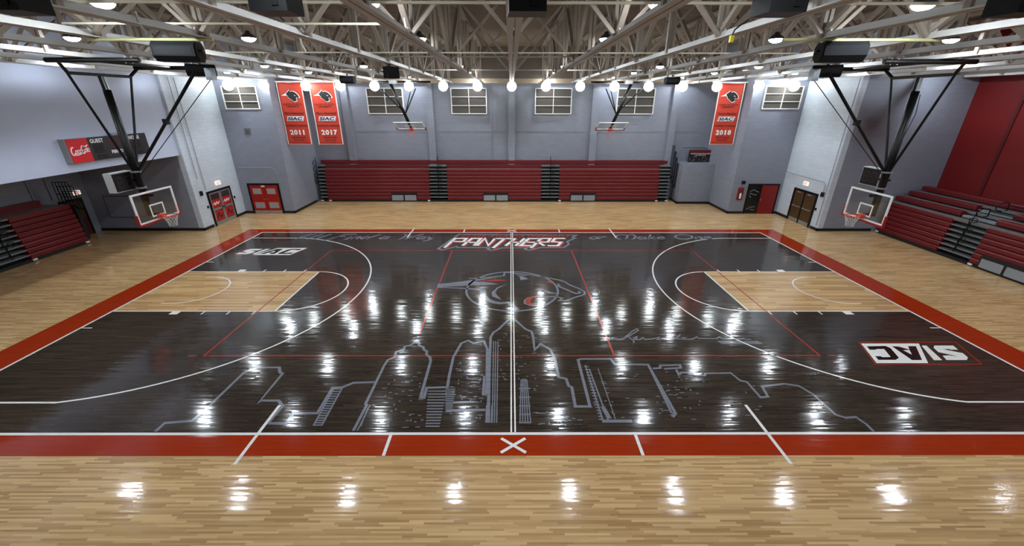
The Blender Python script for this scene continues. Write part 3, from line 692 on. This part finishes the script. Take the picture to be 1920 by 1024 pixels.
aisle(bk, -4.2, -2.65, n, h, zb, ln)
for d0, d1, z in ((.5,.95,2.0), (1.12,1.55,2.27)):
    MB().box(-4.15, -2.7, d0, d1, z-.1, z).build('step', mat('light_step', (140, 148, 152), .5), bk)
for d0, z0 in ((.75, 1.86), (1.5, 2.14)):
    c = -3.35
    MB().tube([(c, d0, z0), (c, d0, z0+.55), (c, d0-.06, z0+.62), (c-.05, d0-.3, z0+.6), (c-.1, d0-.45, z0+.45), (c-.08, d0-.42, z0+.28), (c-.02, d0-.2, z0+.22), (c, d0, z0+.28)], .024, 7).build('handrail', BLACK, bk)
    MB().tube([(c, d0, z0+.5), (c+1.2, d0, z0+.5)], .02, 6).build('handrail', BLACK, bk)
skirt(bk, -7.75, 9); tags(bk, (-7.7, -2.55)); cutout(bk, -2.2, -.3, -.02); cutout(bk, 2.2, 4.0, -.02)

# block-built box beside the far bleachers with its poster
bx = struct(MB().box(12.25, XW, 14.87, 16.5, 0, 2.86).build('wall_box', WALL), 'grey blockwork box closing the corner beside the far bleachers')
struct(MB().box(12.2, XW, 14.84, 14.88, 0, .16).build('baseboard_box', BASE)); struct(MB().box(12.2, 12.26, 14.84, 16.4, 0, .16).build('baseboard_box_side', BASE))
p = thing('team_poster', 'dark red team photo poster standing on the grey block box', 'poster', (13.85, 15.9, 2.862))
MB().box(-.86, .86, 0, .04, 0, .86).build('poster_board', POSTB, p)
MB().box(-.82, .82, -.006, 0, .66, .83).build('poster_header', mat('poster_header_red', (112, 12, 18), .5), p)
text_on('poster_lettering', 'WELCOME TO THE CLARK ATLANTA UNIVERSITY', WHITE, lambda u, v: (-.74+1.48*u, -.008, .56+.08*v), p, .03)
MB().box(-.38, -.2, -.008, -.001, .47, .52).box(-.16, .1, -.008, -.001, .47, .52).box(.14, .38, -.008, -.001, .47, .52).build('poster_small_lettering', mat('poster_pale', (190, 180, 176), .5), p)
b = MB(); rs = random.Random(5)
for _ in range(16):
    x, z = rs.uniform(-.78, .74), rs.uniform(.04, .36); b.box(x, x+rs.uniform(.03,.09), -.006, -.001, z, z+rs.uniform(.04,.12))
b.build('poster_figures', mat('poster_figures_grey', (132, 118, 116), .6, noise=.5, nscale=20), p)

# ------------------------------------------------------------------ hoops
def backboard(e, off, tilt):
    """children in the frame of e: board plane x=off facing +x, bottom edge z=2.9-ish given by tilt matrix"""
    T = tilt
    def bld(mb, name, m, par=e, smooth=False):
        mb.v = [tuple(T @ Vector(v)) for v in mb.v]; return mb.build(name, m, par, smooth)
    t = .06
    f = MB().box(-.04, 0, -.915, -.915+t, 0, 1.07).box(-.04, 0, .915-t, .915, 0, 1.07).box(-.04, 0, -.915+t, .915-t, 0, t).box(-.04, 0, -.915+t, .915-t, 1.07-t, 1.07)
    bf = bld(f, 'backboard_frame', WHITE)
    bld(MB().box(-.03, -.015, -.87, .87, .05, 1.02), 'backboard_glass', GLASS)
    q_ = MB(); a, c, z0, z1, s_ = -.305, .305, .15, .6, .05
    q_.box(-.012, -.004, a, a+s_, z0, z1).box(-.012, -.004, c-s_, c, z0, z1).box(-.012, -.004, a+s_, c-s_, z0, z0+s_).box(-.012, -.004, a+s_, c-s_, z1-s_, z1)
    bld(q_, 'target_square', WHITE)
    bld(MB().box(-.06, .02, -.95, .95, -.06, .012).box(-.06, .02, -.955, -.915, .012, .36).box(-.06, .02, .915, .955, .012, .36), 'edge_padding', PADR)
    bld(MB().box(-.005, .13, -.12, .12, .08, .2).box(.1, .16, -.06, .06, .13, .16), 'rim_bracket', RIMO)
    R_ = .235
    bld(MB().tube([(.38+R_*math.cos(x), R_*math.sin(x), .15) for x in (2*math.pi*k/24 for k in range(24))], .016, 8, True), 'rim', RIMO, smooth=True)
def net(e, T):
    b = MB(); n = 12; lv = [(.225, .15), (.2, .05), (.16, -.06), (.135, -.16), (.125, -.26)]
    for i in range(len(lv)-1):
        for k in range(n):
            for sg in (-1, 1):
                a0 = 2*math.pi*(k+.5*(i % 2))/n; a1 = a0+sg*math.pi/n
                b.tube([T @ Vector((.38+lv[i][0]*math.cos(a0), lv[i][0]*math.sin(a0), lv[i][1])), T @ Vector((.38+lv[i+1][0]*math.cos(a1), lv[i+1][0]*math.sin(a1), lv[i+1][1]))], .006, 4)
    b.build('net', NETW, e)
def main_hoop(label, loc, rz):
    e = thing('ceiling_hung_hoop', label, 'basketball hoop', loc, rz)
    T = Matrix.Translation((.33, 0, 2.9)); backboard(e, 0, T); net(e, T)
    MB().tube([(0, 0, 3.05), (0, 0, 7.3)], .115, 16).build('mast', BLACK, e, True)
    MB().tube([(0, .07, 7.25), (0, .03, 7.75)], .035, 8).build('mast_neck', ALU, e); MB().tube([(0, -.08, 7.25), (0, -.1, 7.75)], .045, 8).build('mast_neck', BLACK, e)
    for z in (4.62, 4.05): MB().lathe([(.16,0),(.16,.05),(0,.05)], (0,0,z), 14).build('collar', GREYM, e)
    MB().box(.08, .3, -.05, .05, 3.05, 3.15).box(.08, .3, -.05, .05, 3.75, 3.85).build('board_mount', BLACK, e)
    MB().tube([(0, -1.12, 7.74), (0, 1.12, 7.74)], .045, 10).build('top_bar', BLACK, e)
    for s_ in (-1, 1):
        MB().tube([(0, s_*1.1, 7.72), (0, s_*.08, 4.66)], .038, 8).build('side_brace', BLACK, e)
        MB().tube([(0, s_*1.1, 7.76), (.12, s_*1.4, 8.05)], .05, 8).build('hanger', BLACK, e)
        MB().tube([(-.1, s_*1.5, 8.05), (2.6, s_*1.5, 8.05)], .07, 10).build('ceiling_pipe', BLACK, e)
        for x in (.1, .3, 2.2, 2.4): MB().tube([(x, s_*1.5, 7.97), (x, s_*1.5, 8.125)], .018, 6).build('pipe_clamp', ALU, e)
    MB().tube([(1.2, -1.5, 8.05), (1.2, 1.5, 8.05)], .05, 8).build('cross_pipe', BLACK, e)
    MB().tube([(.08, 0, 4.64), (3.08, 0, 7.85)], .05, 8).build('front_brace', BLACK, e)
    MB().box(1.55, 1.72, -.06, .06, 6.22, 6.4).build('brace_joint', BLACK, e)
    MB().tube([(.1, .03, 4.5), (3.55, .03, 7.66)], .014, 6).build('hoist_cable', BLACK, e)
    MB().box(3.45, 3.65, -.1, .14, 7.6, 7.95).build('hoist_pulley', GREYM, e)
    MB().tube([(-.1, .1, 7.2), (-.16, .12, 6.6), (-.1, .1, 6.1), (-.02, .09, 5.7)], .012, 5).build('power_cable', BLACKM, e)
    return e
main_hoop('ceiling-hung glass basketball hoop beside the scoreboard wall', (-13.42, 0, 0), 0)
main_hoop('ceiling-hung glass basketball hoop before the red end wall', (13.42, 0, 0), math.pi)
def shot_clock(label, loc, rz, br):
    e = thing('shot_clock', label, 'shot clock', loc, rz)
    MB().box(-.16, .1, -.42, .42, 0, .66).build('clock_case', mat('clock_case_grey', (176, 176, 174), .5), e)
    MB().box(.1, .115, -.39, .39, .03, .63).build('clock_face', DIGIT, e)
    for c in (-.17, .17):
        g = MB()
        for a, c2, z0, z1 in ((-.1,.1,.48,.51), (-.1,.1,.31,.34), (-.1,.1,.13,.16), (-.12,-.09,.16,.48), (.09,.12,.16,.48)): g.box(.115, .12, c+a, c+c2, z0, z1)
        g.build('digit', mat('unlit_digit', (38, 32, 32), .4), e)
    MB().box(.02, .26, .42-.1, .42+br, .3, .36).build('clock_bracket', BLACK, e)
    return e
shot_clock('shot clock box hung behind the hoop beside the scoreboard wall', (-13.72, -.36, 4.02), 0, .06)
shot_clock('shot clock box hung behind the hoop before the red end wall', (13.72, .85, 4.02), math.pi, .4)
def side_hoop(label, x, y, sg):
    e = thing('folded_side_hoop', label, 'basketball hoop', (x, y, 0))
    ph = math.radians(64)
    # local board frame (x out of the face, y across, z up the board) -> face down towards the court
    nv = Vector((0, -math.cos(ph), -math.sin(ph))); uv = Vector((0, -math.sin(ph), math.cos(ph))); av = Vector((1, 0, 0))
    T = Matrix((nv, av, uv)).transposed().to_4x4(); T.translation = (0, 0, 5.27)
    backboard(e, 0, T)
    top = T @ Vector((-.1, 0, .8))
    mt = Vector((-sg*.95, top.y+.1, 8.0))
    MB().tube([top, mt], .1, 12).build('mast', BLACK, e, True)
    for s_, zz in ((-1.75, 7.75), (.3, 7.8), (.55, 7.7)):
        MB().tube([top+Vector((-sg*.3, .05, .7)) if s_ < 0 else top+Vector((-sg*.18, .05, .5)), (sg*s_, top.y+.3, zz)], .035, 6).build('brace', BLACK, e)
    MB().tube([(-sg*1.7, top.y+.3, 8.07), (sg*1.5, top.y+.3, 8.07)], .055, 8).build('ceiling_pipe', BLACK, e)
    MB().box(-sg*.75-.22, -sg*.75+.22, top.y-.1, top.y+.25, 7.95, 8.15).build('hoist_motor', ALU, e)
    MB().bar(T @ Vector((-.05, 0, .1)), T @ Vector((-.05, 0, 1.0)), .12, .06).build('board_mount', BLACK, e)
side_hoop('folded-up side hoop hung before the second window from the banner pair', -6.5, 13.2, 1)
side_hoop('folded-up side hoop hung on the poster side of the far wall', 6.4, 13.2, -1)

# ------------------------------------------------------------------ scoreboard
e = thing('scoreboard', 'long wall scoreboard with red sponsor panel beside dark digits', 'scoreboard', (-18.0, 4.0, 4.62), math.pi/2)
L2 = 1.9   # local x -> +Y, local -y -> +X (hall)
MB().box(-L2, L2, -.28, 0, 0, .93).build('scoreboard_case', mat('scoreboard_case_grey', (140, 142, 144), .5), e)
MB().box(-L2+.02, -L2+.88, -.3, -.28, 0, .93).build('sponsor_panel', COKE, e)
MB().box(-L2+.88, L2, -.3, -.28, 0, .93).build('score_panel', SCOREB, e)
fn = lambda u, v: (u, -.305, v)
def sct(s_, x0, x1, z0, z1, nm='lettering'): text_on(nm, s_, WHITE, lambda u, v: (x0+(x1-x0)*u, -.305, z0+(z1-z0)*v), e, .03)
sct('GUEST', -.92, -.32, .7, .86); sct('HOME', .95, 1.5, .7, .86); sct('PERIOD', -.1, .45, .2, .34)
for a, c, z0, z1 in ((-.86,-.38,.3,.64), (-.8,-.58,.06,.22), (-.54,-.32,.06,.22), (1.0,1.5,.3,.64), (1.05,1.25,.06,.22), (1.3,1.5,.06,.22)):
    w_ = MB().box(a, c, -.304, -.3, z0, z1).build('digit_window', DIGIT, e)
    g = MB(); m_ = (a+c)/2
    for p0, p1 in ((a+.04, m_-.03), (m_+.03, c-.04)): g.stroke([(p0, z0+.05), (p0, z1-.05), (p1, z1-.05), (p1, z0+.05)], .02, lambda u, v: (u, -.306, v), True)
    g.build('digit', mat('unlit_digit', (38, 32, 32), .4), w_)
MB().box(-.12, .7, -.304, -.3, .44, .82).build('clock_window', GLOWR, e)
b = MB()
def ell(cx, cy, rx, ry, a0, a1, n_=14): return [(cx+rx*math.cos(math.radians(a0+(a1-a0)*k/n_))+.12*ry*math.sin(math.radians(a0+(a1-a0)*k/n_)), cy+ry*math.sin(math.radians(a0+(a1-a0)*k/n_))) for k in range(n_+1)]
ox, oz = -L2+.16, .42
for pts, w_ in ((ell(ox+.1,oz+.03,.085,.14,55,330), .045), (ell(ox+.25,oz-.02,.05,.06,0,360), .03), (ell(ox+.36,oz-.02,.05,.06,50,310), .03), (ell(ox+.46,oz-.02,.045,.06,0,360), .03), ([(ox+.51,oz+.04),(ox+.5,oz-.07),(ox+.55,oz-.06)], .03),
                (ell(ox+.6,oz+.03,.08,.14,55,330), .045), ([(ox+.545,oz+.0),(ox+.6,oz+.005)], .03), (ell(ox+.72,oz-.02,.045,.06,0,360), .03), ([(ox+.82,oz+.14),(ox+.78,oz-.05),(ox+.82,oz-.08)], .03), (ell(ox+.87,oz-.02,.04,.06,0,360), .03), ([(ox+.92,oz+.04),(ox+.91,oz-.07)], .03),
                ([(ox+.08,oz-.11),(ox+.3,oz-.13),(ox+.48,oz-.1)], .03), ([(ox+.62,oz+.17),(ox+.75,oz+.13),(ox+.9,oz+.17)], .035)):
    b.stroke([(-L2+.07+(x-ox)*.84, oz+(z-oz)*1.05+.06*(x-ox)) for x, z in pts], w_, fn)
b.build('sponsor_lettering', WHITE, e)
for x in (.4, .9): MB().box(x-.12, x+.12, -.2, -.02, .93, 1.02).build('horn_box', GREYM, e)

# ------------------------------------------------------------------ banners
def banner(label, x0, x1, z0, z1, y, year, team):
    e = thing('championship_banner', label, 'banner', ((x0+x1)/2, y, z0), 0, 'championship banners')
    W2, Hh = (x1-x0)/2, z1-z0; ph = x0
    wav = lambda x, z: .02*math.sin(3.1*x+ph+.5*z)*(.3+.7*z/Hh) + .006*math.sin(9*x+z*2)
    b = MB(); nx, nz_ = 14, 22
    for j in range(nz_+1):
        for i in range(nx+1):
            x = -W2+2*W2*i/nx; z = Hh*j/nz_; b.v.append((x, wav(x, z), z))
    for j in range(nz_):
        for i in range(nx): a = j*(nx+1)+i; b.f.append((a, a+1, a+nx+2, a+nx+1))
    c = b.build('cloth', BANR, e, True); sm = c.modifiers.new('thick', 'SOLIDIFY'); sm.thickness = .006; sm.offset = 1
    f = lambda dz: (lambda x, z: (x, wav(x, z)-.03-dz*5, z))
    for s_ in (-1, 1):
        q_ = MB(); q_.stroke([(s_*(W2-.025), Hh*k/12) for k in range(13)], .05, f(0)); q_.build('white_border', WHITE, e)
    q_ = MB(); q_.stroke([(-W2+2*W2*k/8, .03) for k in range(9)], .05, f(0)); q_.build('white_border', mat('pink_border', (226, 140, 120), .6), e)
    def tx(s_, hw, zc, hh, m_, nm='lettering', bold=.02, sh=0, dz=0):
        g = f(dz); text_on(nm, s_, m_, lambda u, v: g(-hw+2*hw*u+sh*(v-.5), zc-hh+2*hh*v), e, bold)
    k = Hh/3.7; kw = W2/.8
    def head(scale, m_, dz):
        P = [(-.3,3.06),(-.14,3.16),(-.06,3.26),(0,3.16),(.16,3.2),(.32,3.12),(.46,2.98),(.52,2.84),(.42,2.8),(.36,2.86),(.3,2.78),(.34,2.66),(.2,2.6),(.1,2.62),(0,2.72),(-.14,2.8),(-.2,2.92)]
        q2 = MB(); cx_, cz_ = .06, 2.94; q2.poly([(kw*(cx_+(x-cx_)*scale), k*(cz_+(z-cz_)*scale)) for x, z in P], f(dz)); return q2.build('team_emblem', m_, e)
    head(1.1, WHITE, 0); head(.98, BLACKM, .004)
    q2 = MB(); q2.poly([(-.62*kw, 2.94*k), (-.22*kw, 3.1*k), (-.18*kw, 2.94*k)], f(0)); q2.build('emblem_streak', WHITE, e)
    q2 = MB(); q2.poly([(kw*.2,k*2.98),(kw*.34,k*2.93),(kw*.24,k*2.92)], f(.008)); q2.build('emblem_eye', WHITE, e)
    tx('CLARK ATLANTA', .62*kw, 2.45*k, .05*k, DARKR); tx('UNIVERSITY', .44*kw, 2.31*k, .05*k, DARKR)
    tx(team, .62*kw, 1.92*k, .065*k, DARKR)
    q2 = MB(); q2.poly([(-.56*kw, 1.45*k), (.5*kw, 1.45*k), (.58*kw, 1.73*k), (-.48*kw, 1.73*k)], f(0)); q2.build('conference_field', WHITE, e)
    tx('SIAC', .47*kw, 1.59*k, .1*k, NAVY, 'conference_lettering', .035, .07, .004)
    tx('CONFERENCE CHAMPIONS', .7*kw, 1.17*k, .05*k, DARKR, bold=.03)
    for q3, ch in enumerate(year):
        g = f(0); cx3 = (-.39+.26*q3)*kw; hw3 = (.05 if ch == '1' else .115)*kw
        text_on('year_digit', ch, WHITE, lambda u, v: g(cx3-hw3+2*hw3*u, .61*k+.3*k*v), e, .012 if ch == '1' else .04)
    tx('NCAA South', .44*kw, .45*k, .055*k, DARKR); tx('Regional', .32*kw, .27*k, .055*k, DARKR)
    MB().tube([(-W2, 0, Hh), (W2, 0, Hh)], .018, 6).build('top_rod', ALU, e)
banner('orange-red banner reading 2011 hanging beside the far left window', -14.5, -12.95, 4.37, 8.03, 12.78, '2011', "Men's Basketball")
banner('orange-red banner reading 2017 hanging beside the 2011 banner', -12.5, -10.92, 4.37, 8.03, 12.78, '2017', "Men's Basketball")
banner('orange-red banner reading 2018 hanging above the grey block box', 12.85, 14.42, 4.4, 8.03, 12.78, '2018', "Women's Basketball")

# ------------------------------------------------------------------ loudspeakers
def speaker(label, loc, rz, w_, h_, d_, tilt=0, wedge=.3, group=None):
    e = thing('loudspeaker', label, 'loudspeaker', loc, rz, group); e.rotation_euler = (tilt, 0, rz)
    b = MB(); k = wedge
    b.add([(-w_/2,-d_/2,0),(w_/2,-d_/2,0),(w_/2*(1-k),d_/2,0),(-w_/2*(1-k),d_/2,0),(-w_/2,-d_/2,h_),(w_/2,-d_/2,h_),(w_/2*(1-k),d_/2,h_),(-w_/2*(1-k),d_/2,h_)],
          [(0,3,2,1),(4,5,6,7),(0,1,5,4),(1,2,6,5),(2,3,7,6),(3,0,4,7)])
    b.build('cabinet', SPK, e)
    MB().box(-w_/2+.02, w_/2-.02, -d_/2-.02, -d_/2, .02, h_-.02).build('grille', GRILL, e)
    MB().box(-.03, .03, -.03, .03, h_, h_+.14).build('mount', BLACK, e)
    MB().box(-w_/2*.5, -w_/2*.2, d_/2, d_/2+.015, .05, h_*.4).build('connector_plate', BLACK, e)
    return e
for x, lab in ((-5.65, 'outermost on the scoreboard side'), (-2.72, 'between centre and scoreboard side'), (.13, 'near the centre-line truss'), (3.0, 'between centre and red wall side'), (5.75, 'outermost on the red wall side')):
    o = speaker('black loudspeaker under the near truss ends, ' + lab, (x, -9.3, 7.88), math.pi, .46, .3, .36, 0, .1, 'loudspeakers along the near roof edge')
    for c in o.children:
        if c.name.split('.')[0] in ('cabinet', 'grille'):
            c.data.materials[0] = mat('speaker_black', (7, 7, 8), .45, spec=.3)
def horn(label, loc, rz, L_=.82, sc=1.0, drop=.1):
    e = thing('loudspeaker', label, 'loudspeaker', loc, rz)
    P = [(-.2*sc,.1*sc),(-.08*sc,0),(.12*sc,0),(.22*sc,.12*sc),(.22*sc,.3*sc),(.14*sc,.38*sc),(-.12*sc,.38*sc),(-.2*sc,.3*sc)]
    MB().prism(P, -L_/2, L_/2).build('cabinet', SPK, e)
    Q = [(y*.86, .19*sc+(z-.19*sc)*.86) for y, z in P]
    for x0, x1 in ((-L_/2-.015, -L_/2), (L_/2, L_/2+.015)): MB().prism(Q, x0, x1).build('end_panel', GRILL, e)
    MB().box(-L_/2+.05, L_/2-.05, -.205*sc, -.2*sc, .13*sc, .27*sc).build('grille', GRILL, e)
    MB().box(-.03, .03, -.03, .03, .38*sc, .38*sc+drop).build('mount', BLACK, e)
    MB().lathe([(0,0),(.05,0),(.05,.03),(0,.03)], (L_/2+.02, 0, .2*sc), 10).build('swivel_knob', BLACK, e)
horn('big charcoal loudspeaker under the yellow tube, scoreboard side', (-6.75, -5.45, 7.692), math.radians(8), .78, .95, .004)
horn('smaller-looking charcoal loudspeaker over the hoop brace, scoreboard side', (-10.4, .4, 7.72), math.radians(-150), .8, .95, .05)
horn('big charcoal loudspeaker under the yellow tube, red wall side', (6.5, -5.6, 7.692), math.radians(172), .78, .95, .004)
horn('smaller-looking charcoal loudspeaker over the hoop brace, red wall side', (10.4, .2, 7.72), math.radians(-30), .8, .95, .05)
horn('black barrel loudspeaker under the trusses near the banner pair', (-8.25, 7.8, 7.78), math.radians(-8), .7, .9, .1)
horn('black barrel loudspeaker under the trusses on the single banner side', (8.25, 8.3, 7.78), math.radians(8), .7, .9, .1)
speaker('tilted charcoal loudspeaker hung above the folded hoop near the banner pair', (-4.16, .6, 7.68), math.radians(150), .46, .36, .4, 0, .5)
tag(MB().tube([(-8.5, -5.45, 8.09), (-6.0, -5.45, 8.09)], .03, 8).build('mounting_tube', YBAR), 'pale yellow tube under the trusses holding a loudspeaker, scoreboard side', 'tube')
tag(MB().tube([(5.3, -5.6, 8.09), (8.4, -5.6, 8.09)], .03, 8).build('mounting_tube', YBAR), 'pale yellow tube under the trusses holding a loudspeaker, red wall side', 'tube')

# ------------------------------------------------------------------ signs, conduits and small fittings
def exit_sign(label, loc, rz):
    e = thing('exit_sign', label, 'sign', loc, rz)
    MB().box(-.2, .2, -.07, 0, 0, .22).build('sign_body', SIGNW, e)
    text_on('sign_lettering', 'EXIT', SIGNR, lambda u, v: (-.15+.3*u, -.074, .04+.14*v), e, .02)
exit_sign('lit exit sign above the aluminium glass doors', (-17.86, 10.05, 2.28), math.pi/2)
exit_sign('lit exit sign above the brown wooden doors', (17.86, 9.9, 2.3), -math.pi/2)
exit_sign('lit exit sign in the recess by the dark wooden door', (-23.85, 7.42, 2.22), math.pi/2)
def onebox(name, label, cat, x0, x1, y0, y1, z0, z1, m_, lid=None):
    e = thing(name, label, cat, ((x0+x1)/2, (y0+y1)/2, z0)); dx, dy = (x1-x0)/2, (y1-y0)/2
    MB().box(-dx, dx, -dy, dy, 0, z1-z0).build('case', m_, e)
    if dx > dy: MB().box(-dx*.7, dx*.7, -dy-.008, -dy, (z1-z0)*.15, (z1-z0)*.85).build('cover', lid or GREYM, e)
    else:
        s_ = 1 if x0 < 0 else -1; MB().box(min(s_*dx, s_*(dx+.008)), max(s_*dx, s_*(dx+.008)), -dy*.7, dy*.7, (z1-z0)*.15, (z1-z0)*.85).build('cover', lid or GREYM, e)
    return e
e = onebox('extinguisher_cabinet', 'red extinguisher cabinet on the wall beside the half-red door', 'cabinet', 14.97, 15.32, 11.9, 12.0, .95, 1.75, mat('cabinet_red', (132, 20, 26), .4), mat('cabinet_glass', (96, 52, 44), .15))
MB().lathe([(.07,0),(.07,.28),(.03,.36),(0,.38)], (0, -.04, .1), 12).build('extinguisher', WHITE, e)
onebox('wall_speaker', 'small black box on the wall above the red extinguisher cabinet', 'speaker', 15.1, 15.3, 11.88, 12.0, 2.0, 2.2, BLACKM, BLACK)
onebox('vent_grille', 'square grey vent high on the wall left of the banners', 'vent', -16.65, -16.3, 11.95, 12.0, 5.05, 5.4, mat('vent_grey', (96, 98, 102), .6), mat('vent_grey_dark', (80, 82, 86), .6))
onebox('wall_alarm', 'small black alarm on the wall beside the glass doors', 'alarm', -17.86, -17.76, 8.4, 8.55, 1.95, 2.2, BLACKM, BLACK)
onebox('wall_alarm', 'small dark alarm on the wall beside the brown doors', 'alarm', 17.74, 17.86, 8.25, 8.4, 1.95, 2.2, BLACKM, BLACK)
for x, y, z, lab in ((-17.86, 8.72, 1.15, 'black card reader at the near jamb of the glass doors'), (-17.86, 11.2, 1.2, 'black card reader at the far jamb of the glass doors'), (17.86, 8.55, 1.1, 'black card reader beside the brown wooden doors')):
    onebox('card_reader', lab, 'switch', min(x, x-.05*(1 if x > 0 else -1)), max(x, x-.05*(1 if x > 0 else -1)), y-.05, y+.05, z, z+.14, BLACKM, BLACK)
pn = tag(MB().box(-23.05, -21.45, 7.98, 7.999, .78, 2.04).build('access_panel', mat('panel_dark_line', (78, 80, 86), .6)), 'square flush access panel on the recess wall', 'panel')
MB().box(-23.0, -21.5, 7.968, 7.98, .83, 1.99).build('panel_door', WALL, pn)
GC = mat('grey_conduit', (146, 150, 158), .45)
for pts, lab in (([(-17.8, 8.5, 8.1), (-17.8, 8.5, 2.9)], 'grey conduit running down the wall near the glass doors corner'),
                 ([(-17.8, 8.9, 8.1), (-17.8, 8.9, 2.2)], 'grey conduit running down to the small alarm by the glass doors'),
                 ([(17.8, 8.12, 8.1), (17.8, 8.12, .3)], 'grey conduit at the corner beside the brown doors'),
                 ([(17.8, 11.9, 2.8), (17.8, 8.45, 2.75), (17.8, 8.32, 2.6), (17.8, 8.32, 2.2)], 'thin conduit above the brown doors leading to the alarm'),
                 ([(-17.6, 11.95, 3.0), (-15.5, 11.95, 3.0), (-15.25, 11.95, 2.85), (-15.15, 11.95, 2.0)], 'grey conduit arched over the red double door'),
                 ([(-11.95, 16.45, 8.1), (-11.95, 16.45, 2.9)], 'thin conduit down the far wall by the 2017 banner'),
                 ([(-1.45, 16.45, 8.0), (-1.45, 16.45, 2.9)], 'thin conduit down the far wall near its centre pilaster'),
                 ([(-23.8, 5.3, 4.2), (-23.8, 5.3, 2.3)], 'thin conduit on the recess wall behind the red bench'),
                 ([(-23.8, 6.15, 4.2), (-23.8, 6.15, 2.2)], 'thin conduit on the recess wall beside the guard rails'),
                 ([(14.5, 16.4, 3.85), (14.2, 16.4, 3.9), (12.6, 16.4, 3.9)], 'thin conduit on the far wall above the team poster')):
    tag(MB().tube(pts, .022, 6).build('wall_conduit', GC), lab, 'conduit')
e = thing('hanging_plug', 'yellow cable plug dangling from a truss chord', 'plug', (3.95, -6.3, 8.02))
MB().box(-.03, .03, -.03, .03, -.06, .05).build('plug_body', YELL, e)
MB().tube([(0, 0, .05), (.03, .0, .14), (.1, 0, .2), (.25, 0, .3)], .014, 6).build('plug_cable', BLACKM, e)
for pts, lab in (([(-6.15, -7.0, 8.3), (-6.15, -7.0, 8.15), (-6.1, -7.0, 8.02)], 'knotted pale rope hanging from a truss near the scoreboard side'), ([(-1.98, -6.2, 8.35), (-1.96, -6.2, 8.2), (-1.94, -6.2, 8.08)], 'pale rope hanging from the truss beside the centre truss'),
                 ([(-4.2, -5.6, 8.24), (-4.18, -5.6, 8.0), (-4.12, -5.6, 7.86)], 'pale strap hanging from the second truss off centre')):
    tag(MB().tube(pts, .018, 6).build('hanging_rope', mat('rope', (200, 194, 182), .8)), lab, 'rope')
